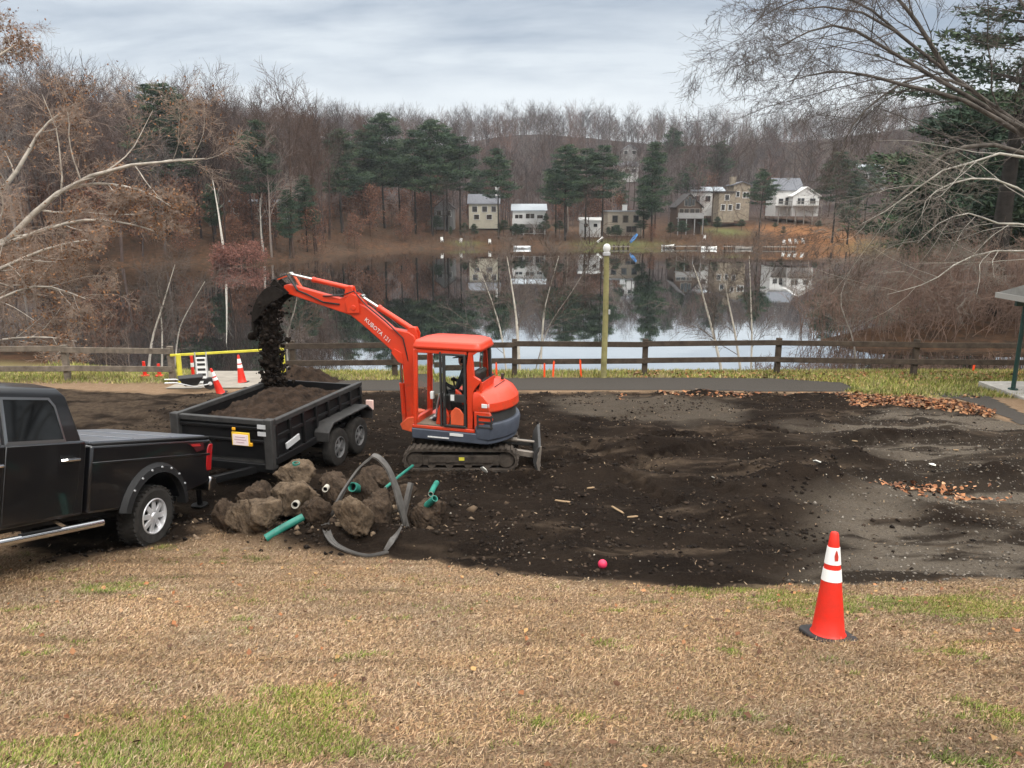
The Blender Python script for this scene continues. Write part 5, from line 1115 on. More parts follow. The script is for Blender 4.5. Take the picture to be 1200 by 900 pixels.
mb = MB(); mb.box((.18,(CY0+CY1)/2,.845),(1.10,CY1-CY0-.02,.03)); mb.build('cab_floor', mat('dusty_floor', (.17,.13,.10), .9), ex)
mb = MB(); mb.prism([(-.46,1.20),(-.52,1.20),(-.60,1.72),(-.54,1.72)], CY0+.04, CY1-.04); mb.build('rear_wall', kor, ex, bevel=.01)
# glass: rear window, right side, windscreen
mb = MB(); mb.add([(-.565,CY0+.06,1.72),(-.565,CY1-.06,1.72),(-.535,CY1-.06,2.26),(-.535,CY0+.06,2.26)],[(0,1,2,3)]); mb.build('rear_window', cabglass, ex, smooth=0)
mb = MB(); mb.bar((-.575,CY0+.06,1.73),(-.575,CY1-.06,1.73),.03); mb.bar((-.57,(CY0+CY1)/2-.16,1.73),(-.545,(CY0+CY1)/2-.16,2.27),.06); mb.build('window_seal', dkst, ex)
mb = MB(); mb.add([(.64,CY0+.02,1.0),(-.33,CY0+.02,1.4),(-.33,CY0+.02,2.2),(.64,CY0+.02,2.2)],[(0,1,2,3)]); mb.build('side_window', cabglass, ex, smooth=0)
mb = MB(); mb.add([(.735,CY0+.09,.97),(.735,CY1-.09,.97),(.702,CY1-.09,2.22),(.702,CY0+.09,2.22)],[(0,1,2,3)]); mb.build('windscreen', cabglass, ex, smooth=0)
# door on the near side with glazed upper half and orange lower panel
yd = CY1+.005
mb = MB(); mb.bar((.135,yd,.86),(.135,yd,2.22),.055,.05,up=(0,1,0)); mb.bar((-.265,yd,.86),(-.265,yd,2.20),.04,.04,up=(0,1,0)); mb.bar((.135,yd,2.2),(-.28,yd,2.2),.04,.04,up=(0,1,0)); mb.bar((.135,yd,.87),(-.28,yd,.87),.04,.05,up=(0,1,0)); mb.box((-.11,yd,1.40),(.30,.035,.15)); dr = mb.build('door', dkst, ex, bevel=.008)
mb = MB(); mb.prism([(.02,.89),(-.24,.89),(-.24,1.10),(-.16,1.20),(-.08,1.23),(.02,1.13)], yd-.02, yd+.008); mb.build('lower_panel', kor_d, dr, bevel=.012)
mb = MB(); mb.add([(.11,yd,1.42),(-.25,yd,1.42),(-.25,yd,2.18),(.11,yd,2.18)],[(0,1,2,3)]); mb.build('pane', cabglass, dr, smooth=0)
mb = MB(); mb.box((-.03,yd+.024,1.41),(.07,.012,.11)); mb.build('door_label', plas_w, dr); mb = MB(); mb.tube([(.12,yd+.02,1.2),(.12,yd+.06,1.24),(.12,yd+.06,1.44),(.12,yd+.02,1.48)],.014,8); mb.build('handle', dkst, dr)
mb = MB(); mb.prism([(.34,.86),(.08,.86),(.05,1.0),(.15,1.22),(.22,1.30),(.28,1.18)], yd-.10, yd-.035); mb.build('front_step_panel', kor, ex, bevel=.02)
mb = MB(); mb.bar((.205,yd-.01,.86),(.205,yd-.01,2.24),.035,.04,up=(0,1,0)); mb.build('door_post', dkst, ex)
# seat, console, levers
mb = MB(); mb.box((-.14,.32,1.22),(.46,.46,.14)); mb.box((-.12,.32,1.02),(.40,.40,.34)); st_ = mb.build('seat', dkst, ex, bevel=.03); mb = MB(); mb.box((-.37,.32,1.58),(.12,.44,.62),(0,R(-8),0)); mb.build('backrest', dkst, st_, bevel=.04)
mb = MB(); mb.prism([(-.30,1.30),(-.12,1.52),(-.05,1.56),(-.05,1.40),(-.20,1.26)], .57, .64); mb.build('armrest', kor, ex, bevel=.02)
for y in (.10,.54):
    mb = MB(); mb.box((.12,y,1.28),(.16,.12,.30)); mb.build('console', dkst, ex, bevel=.02); mb = MB(); mb.tube([(.14,y,1.42),(.17,y,1.56),(.17,y,1.66)],[.018,.018,.024],8); mb.build('control_lever', hose_m, ex)
for y in (.24,.40): mb = MB(); mb.tube([(.45,y,.86),(.42,y,1.1),(.36,y,1.38)],.014,8); mb.box((.48,y,.90),(.14,.09,.02)); mb.build('travel_lever', alu, ex)
mb = MB(); mb.box((.42,.60,1.40),(.06,.08,.14)); mb.build('gauge_box', plas_w, ex, bevel=.01)
# swing bracket, boom, arm, cylinders, bucket
mb = MB(); mb.prism([(.82,.50),(1.02,.48),(1.28,.53),(1.32,.64),(1.16,.78),(.95,.82),(.82,.78)], -.13, .13); mb.cyl((.90,0,.45),(.90,0,.92),.11,16); mb.build('swing_bracket', kor_d, ex, bevel=.015)
boom = [(1.02,.60),(1.12,.56),(1.19,.64),(1.20,1.2),(1.25,1.85),(1.37,2.02),(2.08,2.58),(2.34,2.76),(2.36,2.86),(2.26,2.96),(2.10,2.98),(1.95,2.90),(1.46,2.52),(1.10,2.47),(.98,2.40),(.93,2.25),(.95,1.9),(.97,1.2)]
mb = MB(); mb.prism(boom, -.10, .10); bm_ = mb.build('boom', kor, ex, bevel=.018, seg=3)
mb = MB()
for s in (-1,1): mb.prism([(1.20,1.84),(1.32,1.88),(1.46,2.06),(1.40,2.14),(1.24,2.06)], s*.107, s*.125)
mb.build('gusset', kor, bm_, bevel=.004)
def text_obj(s_, size, m, parent, loc, rot, name):
    cu = bpy.data.curves.new(name, 'FONT'); cu.body = s_; cu.size = size; cu.extrude = .002; cu.resolution_u = 2; to = bpy.data.objects.new(name, cu); col.objects.link(to)
    dg = bpy.context.evaluated_depsgraph_get(); me = bpy.data.meshes.new_from_object(to.evaluated_get(dg)); bpy.data.objects.remove(to); me.materials.clear(); me.materials.append(m)
    o = bpy.data.objects.new(name, me); col.objects.link(o); o.parent = parent; o.location = loc; o.rotation_euler = rot; return o
# lettering reads left to right along the boom seen from the near side (local +Y faces the camera)
ang = math.atan2(2.62-2.06, 2.08-1.40)
text_obj('KUBOTA 121', .115, plas_w, bm_, (2.02, .1085, 2.66), (R(90), ang, R(180)), 'boom_lettering')
arm = [(2.00,2.88),(2.04,3.04),(2.14,3.14),(2.34,3.14),(2.55,3.06),(3.68,3.31),(3.78,3.28),(3.80,3.19),(3.72,3.12),(2.55,2.80),(2.32,2.74),(2.14,2.78)]
mb = MB(); mb.prism(arm, -.075, .075); am = mb.build('arm', kor, ex, bevel=.015, seg=3)
mb = MB()
for s in (-1,1): mb.prism([(2.10,2.80),(2.36,2.78),(2.40,3.02),(2.28,3.18),(2.12,3.12)], s*.12, s*.135)
mb.cyl((2.22,-.15,2.90),(2.22,.15,2.90),.05,14); mb.build('arm_knuckle', kor, am, bevel=.008)
def cylinder(name, a, b, f, r, par):
    a, b = Vector(a), Vector(b); m_ = a.lerp(b, f); mb = MB(); mb.cyl(a, m_, r, 14); mb.cyl(m_-(b-a).normalized()*.05, m_, r*1.15, 14); d = Vector((0,.06,0)); mb.cyl(a-d, a+d, r*1.1, 12); o = mb.build(name, kor, par)
    mb = MB(); mb.cyl(m_-(b-a)*.02, b, r*.55, 12); mb.cyl(b-d, b+d, r*.9, 12); mb.build('rod', steel, o); return o
cylinder('arm_cylinder', (1.03,0,2.50), (2.10,0,3.10), .68, .055, ex)
mb = MB()
for s in (-1,1): mb.prism([(.94,2.28),(1.16,2.42),(1.10,2.55),(.98,2.56),(.92,2.44)], s*.055, s*.075)
mb.build('cylinder_lug', kor, bm_, bevel=.004)
cylinder('boom_cylinder', (1.275,0,.62), (1.33,0,1.95), .62, .050, ex)
cylinder('bucket_cylinder', (2.34,0,3.26), (3.66,0,3.50), .62, .048, am)
mb = MB()
for s in (-1,1): mb.prism([(2.24,3.10),(2.46,3.10),(2.40,3.30),(2.28,3.30)], s*.05, s*.07)
mb.build('cylinder_lug', kor, am, bevel=.004)
for s in (-1,1): mb = MB(); mb.bar((3.46,s*.09,3.20),(3.67,s*.09,3.51),.022,.07,up=(0,1,0)); mb.bar((3.67,s*.11,3.50),(4.02,s*.11,3.38),.022,.07,up=(0,1,0)); mb.build('bucket_link', kor_d if s < 0 else dkst, am, bevel=.004)
for s in (-1,1):
    mb = MB(); mb.tube([(1.12,s*.09,1.9),(1.2,s*.125,2.35),(1.55,s*.125,2.66),(1.95,s*.125,2.95),(2.2,s*.13,3.22),(2.5,s*.11,3.12),(2.9,s*.09,3.10)], .014, 6); mb.build('hose', hose_m, bm_)
mb = MB(); mb.tube([(2.55,.09,2.95),(2.9,.10,2.98),(3.25,.09,3.12),(3.5,.08,3.2)], .016, 6); mb.build('hose', hose_m, am)
# bucket rolled fully out
bs = mat('soil_caked_bucket', (.016,.013,.011), .9, noise=.5, nscale=8, bump=.8, bscale=25)
shell = [(3.90,3.30),(4.08,3.22),(4.24,3.07),(4.36,2.88),(4.43,2.68),(4.44,2.50)]; mb = MB(); wdt = .29
inn = [(x-.03*(1 if i else .3), z-.02) for i, (x,z) in enumerate(shell)]
mb.prism(shell+inn[::-1], -wdt, wdt); bk = mb.build('bucket', bs, ex, smooth=40)
for s in (-1,1): mb = MB(); mb.prism([(3.88,3.28),(4.07,3.20),(4.22,3.06),(4.34,2.87),(4.41,2.68),(4.42,2.54),(4.30,2.62),(4.12,2.82),(3.92,2.98),(3.70,3.08),(3.68,3.2)], s*(wdt-.02), s*wdt); mb.build('bucket_side', bs, bk, bevel=.004)
for s in (-1,1): mb = MB(); mb.prism([(3.64,3.14),(3.80,3.08),(4.04,3.20),(4.06,3.30),(3.96,3.40)], s*.10, s*.125); mb.build('bucket_ear', bs, bk, bevel=.004)
for i in range(4): y = -wdt+.07+(2*wdt-.14)*i/3; mb = MB(); mb.prism([(4.39,2.54),(4.47,2.54),(4.47,2.40),(4.44,2.34)], y-.035, y+.035); mb.build('tooth', wornst if False else bs, bk)
# operator
def skin_figure(name, verts, edges, radii, m, parent, root=0, sub=2):
    me = bpy.data.meshes.new(name); me.from_pydata(verts, edges, []); me.update(); o = bpy.data.objects.new(name, me); col.objects.link(o); me.materials.append(m)
    if parent: o.parent = parent
    sk = o.modifiers.new('skin','SKIN'); sk.use_smooth_shade = True
    if not me.skin_vertices: me.skin_vertices.new()
    for i, r in enumerate(radii): me.skin_vertices[0].data[i].radius = (r, r) if not isinstance(r, tuple) else r; me.skin_vertices[0].data[i].use_root = i == root
    sb = o.modifiers.new('sub','SUBSURF'); sb.levels = sub; sb.render_levels = sub; return o
op = empty('person', tuple(EX), math.pi-HD, 'operator in dark clothes and cap seated at the levers inside the excavator cab', 'person')
V_, E_, R_ = [], [], []
def jn(p, r, par=None): V_.append(p); R_.append(r); (E_.append((par, len(V_)-1)) if par is not None else None); return len(V_)-1
cy = .32
pel = jn((-.20,cy,1.38),(.15,.12)); ab = jn((-.21,cy,1.52),(.15,.11),pel); ch = jn((-.19,cy,1.72),(.17,.12),ab); up_ = jn((-.17,cy,1.84),(.12,.09),ch); nk = jn((-.15,cy,1.92),.055,up_)
hd0 = jn((-.125,cy,1.99),(.075,.085),nk); hd1 = jn((-.115,cy,2.06),(.082,.098),hd0); hd2 = jn((-.12,cy,2.13),(.065,.075),hd1); nose = jn((-.005,cy,2.035),.016,hd1)
for s in (-1,1):
    jn((-.12,cy+s*.088,2.03),.018,hd1)
    sh = jn((-.17,cy+s*.19,1.80),.068,up_); el = jn((-.06,cy+s*.27,1.54),.05,sh); wr = jn((.12,cy+s*.23,1.60),.032,el); pm = jn((.165,cy+s*.22,1.625),(.036,.022),wr)
    for q, (dy, ln) in enumerate(((-.03,.050),(-.01,.058),(.01,.054),(.03,.042))): k1 = jn((.20,cy+s*.22+dy,1.64),.010,pm); k2 = jn((.20+ln*.4,cy+s*.22+dy,1.615),.009,k1); jn((.19,cy+s*.22+dy,1.59),.008,k2)
    t1 = jn((.16,cy+s*.18,1.64),.011,pm); jn((.195,cy+s*.175,1.63),.009,t1)
    hp = jn((-.14,cy+s*.10,1.36),.085,pel); kn = jn((.26,cy+s*.13,1.40),.062,hp); an = jn((.36,cy+s*.13,.98),.042,kn); jn((.38,cy+s*.13,.905),.045,an); jn((.50,cy+s*.13,.895),.036,len(V_)-1)
body_ = skin_figure('body', V_, E_, R_, mat('dark_clothing', (.020,.020,.023), .85, noise=.2, nscale=10), op)
mb = MB(); mb.lathe([(.105,2.09),(.108,2.12),(.10,2.17),(.07,2.205),(0,2.22)], (-.12,cy,0), n=18); mb.prism([(-.03,2.088),(.08,2.075),(.08,2.085),(-.03,2.105)], cy-.07, cy+.07); mb.build('cap', dkst, op)
mb = MB(); mb.lathe([(.0,1.93),(.055,1.945),(.078,1.99),(.084,2.04),(.08,2.085),(0,2.10)], (-.095,cy,0), n=18); mb.build('face', mat('skin', (.36,.20,.14), .6), op)
# soil falling from the bucket
def lump(c, r, rg, n=7, sq=1.0):
    bm = bmesh.new(); bmesh.ops.create_icosphere(bm, subdivisions=2, radius=1); off = Vector((rg.random()*50, rg.random()*50, 0)); vs = []
    for v in bm.verts:
        q = v.co; k_ = 1+.45*(fbm(np.array([q.x*1.6+off.x+q.z]), np.array([q.y*1.6+off.y-q.z*.7]), 3, .6)[0]*2); vs.append(Vector(c)+Vector((q.x, q.y, q.z*sq))*r*k_)
    fs = [[v.index for v in f.verts] for f in bm.faces]; bm.free(); return vs, fs
rg = random.Random(77); mb = MB(); rings = []; nk = 90
for i in range(nk):
    t_ = i/(nk-1); z = 3.08 - 2.06*t_; cx = 4.02+.20*min(1,t_*4)**.7; w_ = .075+.065*min(1, t_*5); ring_ = []
    for j in range(28):
        a = 6.283*j/28; q = 1+1.15*float(fbm(np.array([math.cos(a)*1.6+9]), np.array([math.sin(a)*1.6+z*2.2]), 4, .65)[0])+.10*(rg.random()-.5)
        ring_.append((cx+w_*q*math.cos(a), w_*1.3*q*math.sin(a), z+.03*(rg.random()-.5)))
    rings.append(ring_)
mb.loft(rings)
for i in range(900):
    t_ = rg.random(); z = 3.0-2.0*t_; a = rg.random()*6.283; rr_ = (.13+.09*rg.random()) if i > 130 else .20+.20*rg.random()
    mb.add(*lump((4.22+rr_*math.cos(a)-.12*max(0,1-t_*4), rr_*1.3*math.sin(a), z), .012+.04*rg.random()**2.5, rg))
mb.add(*lump((4.62,.02,2.22), .10, rg)); mb.add(*lump((4.54,.0,2.28), .08, rg))
fs_ = mb.build('falling_soil', soil_m, smooth=60); fs_.location = EX; fs_.rotation_euler = (0,0,math.pi-HD); tag(fs_, 'black column of soil pouring from the bucket into the trailer', 'soil', kind='stuff')
# ================================================================== RUBBLE, SCRAPS, LITTER, GRASS
clod_m = mat('soil_crusted_concrete', (.155,.112,.075), .95, nscale=6, color2=(.022,.016,.012), bump=1, bscale=30); clod_d = mat('dark_soil_crust', (.085,.06,.042), .97, nscale=8, color2=(.010,.0075,.006), bump=1, bscale=32)
pvc = mat('teal_pipe', (.018,.165,.125), .5, noise=.4, nscale=6); pvc_w = mat('white_pipe', (.46,.43,.37), .6, noise=.35, nscale=6); dkhole = mat('dark_hole', (.006,.006,.006), .9)
def footing(px, py, rx, rz, m, label, sub=5, dep=None, name='concrete_footing', lift=.0):
    g = G(px, py); g.z = hz2(g.x, g.y)-.04; rx *= 1.08; rz *= 1.2; rg_ = random.Random(int(px*7+py)); root = empty(name, (g.x, g.y, g.z), rg_.random()*.6, label, 'footing', 'dug out footings heaped by the trailer')
    bm = bmesh.new(); bmesh.ops.create_icosphere(bm, subdivisions=sub, radius=1); o1, o2 = rg_.random()*90, rg_.random()*90
    co = np.array([v.co[:] for v in bm.verts]); x, y, z = co.T
    pr = np.random.default_rng(int(px*3+py)); nn_ = pr.normal(0,1,(17,3)); nn_ /= np.linalg.norm(nn_,axis=1)[:,None]; dd_ = pr.uniform(.62,1.05,17); dot = np.maximum(co @ nn_.T, 1e-3); k = np.minimum((dd_[None]/dot).min(1), 1.25)*(1+.22*fbm(x*2.2+z*1.5+o2, y*2.2+z+o1, 4, .6)+.34*fbm(x*7+z*4+o2, y*7-z*3, 4, .7)); p = co
    co2 = p*k[:,None]*np.array([rx, (dep or rx)*.9, rz]); co2[:,2] += rz*.80
    np_mesh('body', co2, np.array([[v.index for v in f.verts] for f in bm.faces]), m, True, parent=root).location.z = lift; bm.free(); return root
FT = [(348,608,.30,.27,clod_m,'biggest tan footing with a white ringed hole, in the middle of the heap',.04),(346,588,.26,.19,clod_m,'pale footing topping the heap with a green cut pipe on it',.30),
 (290,626,.22,.21,clod_m,'rounded footing at the near left of the heap',0),(311,630,.25,.24,clod_m,'brown footing just left of the long green pipe',0),(266,620,.16,.20,clod_d,'darkest footing at the left end of the heap',0),(300,601,.22,.22,clod_d,'dark footing behind the rounded one at the left of the heap',.02),
 (418,640,.25,.29,clod_m,'squarish footing standing inside the grey hoop',0),(372,632,.16,.22,clod_d,'dark footing between the long green pipe and the grey hoop',0),(445,628,.22,.26,clod_d,'dark footing at the right inside the grey hoop',0),
 (393,578,.24,.17,clod_d,'footing at the far edge of the heap near the trailer wheels',.02),(395,596,.22,.20,clod_d,'footing with a small white pipe end behind the hoop',.1),(440,570,.26,.20,clod_d,'reddish brown footing seen through the top of the hoop',0),(505,618,.26,.22,clod_d,'footing alone at the right end of the heap',0),(428,600,.24,.24,clod_d,'dark footing with a green pipe stub behind the hoop',.05),(470,600,.20,.14,clod_d,'low dark clump just right of the hoop',0)]
fts = {}
for px, py, rx, rz, m, lab, lf_ in FT: fts[(px,py)] = footing(px, py, rx, rz, m, lab, lift=lf_)
def stub(key, off, d, r, L, m, hole=True):
    root = fts[key]; a = Vector(off); d = Vector(d).normalized(); rm = Euler((0,0,-root.rotation_euler.z)).to_matrix(); a = rm @ a; d = rm @ d
    mb = MB(); mb.tube([a-d*.25, a+d*L], r, 16, cap=False); mb.tube([a+d*L, a-d*.05], r*.78, 16, cap=False); o = mb.build('pipe_stub', m, root)
    k = len(mb.v)
    mb = MB(); mb.tube([a-d*.06, a-d*.04], r*.76, 12); mb.build('bore', dkhole, o)
    mb = MB(); x = d.orthogonal().normalized(); y = d.cross(x); n_ = 20
    mb.add([a+d*(L+.001)+(x*math.cos(6.283*i/n_)+y*math.sin(6.283*i/n_))*r*q for q in (1,.78) for i in range(n_)], [(i,(i+1)%n_,n_+(i+1)%n_,n_+i) for i in range(n_)]); mb.build('rim', m, o, smooth=0)
stub((348,608), (.10,-.36,.36), (.15,-1,.25), .055, .05, pvc_w); stub((346,588), (.06,-.02,.64), (.1,-.1,1), .06, .04, pvc); stub((395,596), (-.10,-.27,.42), (.1,-1,.2), .045, .03, pvc_w)
stub((428,600), (-.10,-.30,.44), (-.3,-1,.5), .075, .04, pvc); stub((505,618), (.06,-.16,.46), (.7,-.6,.8), .05, .05, pvc)
def pipe(px0, py0, px1, py1, r, m, label, dz0=0, dz1=0):
    a = G(px0, py0); b = G(px1, py1); a.z = max(a.z, hz2(a.x,a.y))+r+dz0; b.z = max(b.z, hz2(b.x,b.y))+r+dz1; root = empty('cut_pipe', tuple(a), 0, label, 'pipe'); mb = MB(); d = b-a; mb.tube([(0,0,0), d*.5+Vector((0,0,.01)), d], r, 18, cap=False); mb.tube([(0,0,0), d*.5+Vector((0,0,.01)), d], r*.8, 18, cap=False); mb.build('tube', m, root)
    u = d.normalized(); x = u.orthogonal().normalized(); y = u.cross(x)
    for q, s in ((Vector((0,0,0)), -1), (d, 1)):
        mb = MB(); mb.add([q+u*s*.001+(x*math.cos(6.283*i/18)+y*math.sin(6.283*i/18))*r*k for k in (1,.8) for i in range(18)], [(i,(i+1)%18,18+(i+1)%18,18+i) for i in range(18)]); mb.build('rim', pvc_w if s < 0 else m, root, smooth=0)
    return root
pipe(312,640,357,632,.055,pvc,'long teal pipe lying at the near edge of the footing heap',0,.06)
pipe(452,586,484,560,.025,pvc,'thin teal pipe leaning behind the grey hoop toward the tracks',.12,.20)
pipe(505,590,512,578,.045,pvc,'short teal pipe end sticking up behind the lone right footing',.0,.05)
# grey rubber hoop: a long flat strip bent over to a point
hoop_m = mat('grey_rubber_strip', (.08,.074,.068), .6, noise=.45, nscale=7)
DH = 10.55
def hp_(px, py, D): return at(px, py, D) if D else G(px, py)+Vector((0,0,.05))
HP = [(455,653,0),(430,656,0),(402,653,0),(388,646,0),(382,630,10.10),(388,604,10.15),(402,576,10.3),(420,549,10.45),(432,538,10.5),(438,534,10.52),(446,538,10.52),(456,551,10.5),(465,574,10.45),(471,598,10.4),(474,616,10.38),(471,628,10.36),(466,640,0),(452,652,0)]
Pq = [hp_(*q) for q in HP]; Pq = [Vector((p.x, p.y, max(p.z, hz2(p.x,p.y)+.03))) for p in Pq]
fine_ = []
for i in range(len(Pq)-1):
    p0, p1, p2, p3 = Pq[max(i-1,0)], Pq[i], Pq[i+1], Pq[min(i+2,len(Pq)-1)]
    for j in range(6): u = j/6; fine_.append(.5*((2*p1)+(p2-p0)*u+(2*p0-5*p1+4*p2-p3)*u*u+(3*p1-p0-3*p2+p3)*u**3))
fine_.append(Pq[-1])
def strip(name, path, wdt, th, m, label, wv=(.25,1,.1)):
    o0 = path[0]; rings = []; wv = Vector(wv).normalized()
    for i, p in enumerate(path):
        d = (path[min(i+1,len(path)-1)]-path[max(i-1,0)]).normalized(); w_ = (wv-d*wv.dot(d)).normalized(); n_ = d.cross(w_); q = p-o0; wd_ = wdt*(.24+.76*float(np.clip((p.z-hz1(p.x,p.y)-.08)/.3,0,1))*(1-.45*float(np.clip((p.z-hz1(p.x,p.y)-.45)/.5,0,1)))); k = [(-1,-2.2),(-.8,-2.2),(-.7,-1),(-.1,-1),(-.08,-2),(.08,-2),(.1,-1),(.7,-1),(.8,-2.2),(1,-2.2),(1,1.2),(-1,1.2)]
        rings.append([q+w_*(a*wd_/2)+n_*(b*th/2) for a, b in k])
    mb = MB(); mb.loft(rings); o = mb.build(name, m, smooth=40); o.location = o0; return tag(o, label, 'rubber strip')
strip('rubber_strip', fine_, .18, .016, hoop_m, 'grey rubber strip bent into a tall pointed hoop over the footings')
q0 = [at(*q) for q in ((482,566,10.7),(478,584,10.6),(474,604,10.5),(479,622,10.4),(486,632,10.3))]; strip('rubber_strip', q0, .12, .035, hoop_m, 'short grey rubber offcut leaning against the right side of the hoop')
# ball, white scraps
g = G(706,664); mb = MB(); mb.lathe([(.058*math.sin(math.pi*i/14), -.058*math.cos(math.pi*i/14)) for i in range(15)], n=22); o = mb.build('ball', mat('pink_ball', (.62,.03,.09), .5), smooth=80); o.location = (g.x, g.y, hz2(g.x,g.y)+.05); tag(o, 'small pink red ball lying on the dark soil', 'ball')
def scrap(px, py, r, m, label, name='scrap', cat='scrap', sq=.5, seed=1, flatn=.5):
    g = G(px, py); rg_ = random.Random(seed); mb = MB(); poly = [(r*(.6+.6*rg_.random())*math.cos(a), r*flatn*(.6+.6*rg_.random())*math.sin(a)) for a in [6.283*i/7 for i in range(7)]]; mb.prism(poly, 0, r*.12, 'XY'); o = mb.build(name, m, bevel=.003); o.location = (g.x, g.y, hz2(g.x,g.y)+.05); o.rotation_euler = (R(38*sq), R(22*sq), rg_.random()*3); return tag(o, label, cat)
wsc = mat('white_scrap', (.66,.64,.58), .7, noise=.15, nscale=8)
scrap(567,556,.12,wsc,'white broken piece on the soil beside the excavator track','broken_plastic','plastic',1.4,3,.8); scrap(958,561,.16,wsc,'white flat scrap on the soil mound right of centre','broken_plastic','plastic',.8,5); scrap(835,565,.06,wsc,'small white scrap on the soil in the middle','broken_plastic','plastic',.8,6); scrap(1093,546,.09,wsc,'white stone on the gravel at the right','stone','stone',.5,8)
wood_s = mat('splintered_wood', (.25,.175,.105), .9, noise=.3, nscale=10)
for i, (px, py, L, a, lab) in enumerate(((838,581,.40,-.35,'largest splintered board on the soil, pointing down to the right'),(741,612,.28,.55,'tan wood chip with a bright end near the middle of the soil'),(724,603,.35,-.9,'thin wood splinter lying beside the tan chip'),(660,594,.36,.02,'long pale splinter lying level on the soil'),(692,577,.24,.7,'short splinter above the long pale one'),(685,552,.3,1.4,'upright looking splinter near the track prints'),(1120,528,.2,.3,'small wood piece on the gravel at the right'),(1003,515,.24,.1,'weathered stick at the far side of the soil'))):
    g = G(px, py); mb = MB(); L *= .8; mb.prism([(-L/2,-.01),(-L*.2,-.02),(L*.4,-.014),(L/2,0),(L*.3,.015),(-L*.45,.012)], 0, .014, 'XY'); o = mb.build('wood_splinter', wood_s); o.location = (g.x, g.y, hz2(g.x,g.y)+.035); o.rotation_euler = (R(18), R(8), a); tag(o, lab, 'wood')
# mound behind the trailer
g = G(352,450); xs = np.arange(-1.3,1.3,.05); A, B = np.meshgrid(xs, xs*.7); hh = .62*np.exp(-(A/.75)**2-(B/.5)**2)*(1+.9*fbm(A*3,B*3,4,.6))+.08*fbm(A*8,B*8,3)-.06; idx = np.arange(A.size).reshape(A.shape)
o = np_mesh('soil_mound', np.stack([A.ravel(),B.ravel(),hh.ravel()],-1), np.stack([idx[:-1,:-1],idx[:-1,1:],idx[1:,1:],idx[1:,:-1]],-1).reshape(-1,4), soil_b, True); o.location = (g.x, g.y+.4, g.z); tag(o, 'brown soil mound behind the far end of the trailer', 'soil')

# ---- scattered stuff
def scatter_xy(n, poly=None, box=None, test=None):
    out = np.zeros((0,2))
    while len(out) < n:
        p = nrg.uniform((box[0],box[1]), (box[2],box[3]), (n*2,2)); 
        k = np.abs(p[:,0]) < .72*p[:,1]+2.6; p = p[k]
        if test is not None: p = p[test(p[:,0], p[:,1])]
        out = np.concatenate([out, p])
    return out[:n]
def soil_test(x, y): return nrg.random(len(x)) < dirt_mask(x, y)
oct_v = np.array([(1,0,0),(-1,0,0),(0,1,0),(0,-1,0),(0,0,1),(0,0,-1)], float); oct_f = np.array([(0,2,4),(2,1,4),(1,3,4),(3,0,4),(2,0,5),(1,2,5),(3,1,5),(0,3,5)])
def blobs(name, pts, size, m, pal, label, cat, flat=.7, sink=.2):
    n = len(pts); z = hgt(pts[:,0], pts[:,1]); a = nrg.random(n)*6.283; s = size[0]+(size[1]-size[0])*nrg.random(n)**4
    v = oct_v[None]*(.6+.8*nrg.random((n,6,3))) + nrg.normal(0,.18,(n,6,3)); v = v*s[:,None,None]; v[:,:,2] *= flat; ca, sa = np.cos(a)[:,None], np.sin(a)[:,None]
    X_ = v[:,:,0]*ca-v[:,:,1]*sa; Y_ = v[:,:,0]*sa+v[:,:,1]*ca; V = np.stack([X_+pts[:,0:1], Y_+pts[:,1:2], v[:,:,2]+(z+s*flat*sink)[:,None]], -1).reshape(-1,3)
    F_ = (oct_f[None]+np.arange(n)[:,None,None]*6).reshape(-1,3); pal = np.array(pal); c_ = pal[nrg.integers(0,len(pal),n)]*(.7+.6*nrg.random((n,1)))
    return tag(np_mesh(name, V, F_, m, vcol=np.repeat(c_,6,0)), label, cat, kind='stuff')
tint = tint_mat('scatter_tint', .95, .1)
clump = lambda x, y: soil_test(x, y) & (nrg.random(len(x)) > .85*sstep(-.7,.8,poly_sd(GRAV,x,y))) & (nrg.random(len(x)) < sstep(-.12,.22,fbm(x*1.1, y*1.4, 4, .6)+.03))
blobs('soil_clods', scatter_xy(19000, box=(-9,7.5,15,24), test=clump), (.006,.05), tint, ((.022,.016,.012),(.013,.0095,.0075),(.045,.032,.023)), 'dark crumbled clods strewn over the dug soil', 'soil clods')
blobs('stones', scatter_xy(2200, box=(-7,7.5,15,23), test=soil_test), (.005,.024), tint, ((.20,.165,.125),(.34,.31,.26),(.10,.08,.06),(.13,.095,.062)), 'small pale stones scattered through the dug soil', 'stones')
hp_c = G(375,618); hp_pts = np.stack([nrg.normal(hp_c.x,.85,900), nrg.normal(hp_c.y+.15,.42,900)],1)
blobs('rubble_crumbs', hp_pts, (.012,.10), tint, ((.085,.06,.04),(.04,.028,.02),(.15,.11,.075),(.02,.015,.011)), 'broken soil and concrete crumbs between the dug out footings', 'rubble')
gvt = lambda x, y: (sstep(-.3,.6,poly_sd(GRAV, x, y)) > nrg.random(len(x)))
blobs('gravel', scatter_xy(6500, box=(2,7.5,15,20), test=gvt), (.008,.030), tint, ((.15,.13,.108),(.10,.086,.072),(.19,.168,.14),(.06,.052,.044)), 'grey gravel bared on the right of the dug ground', 'gravel')
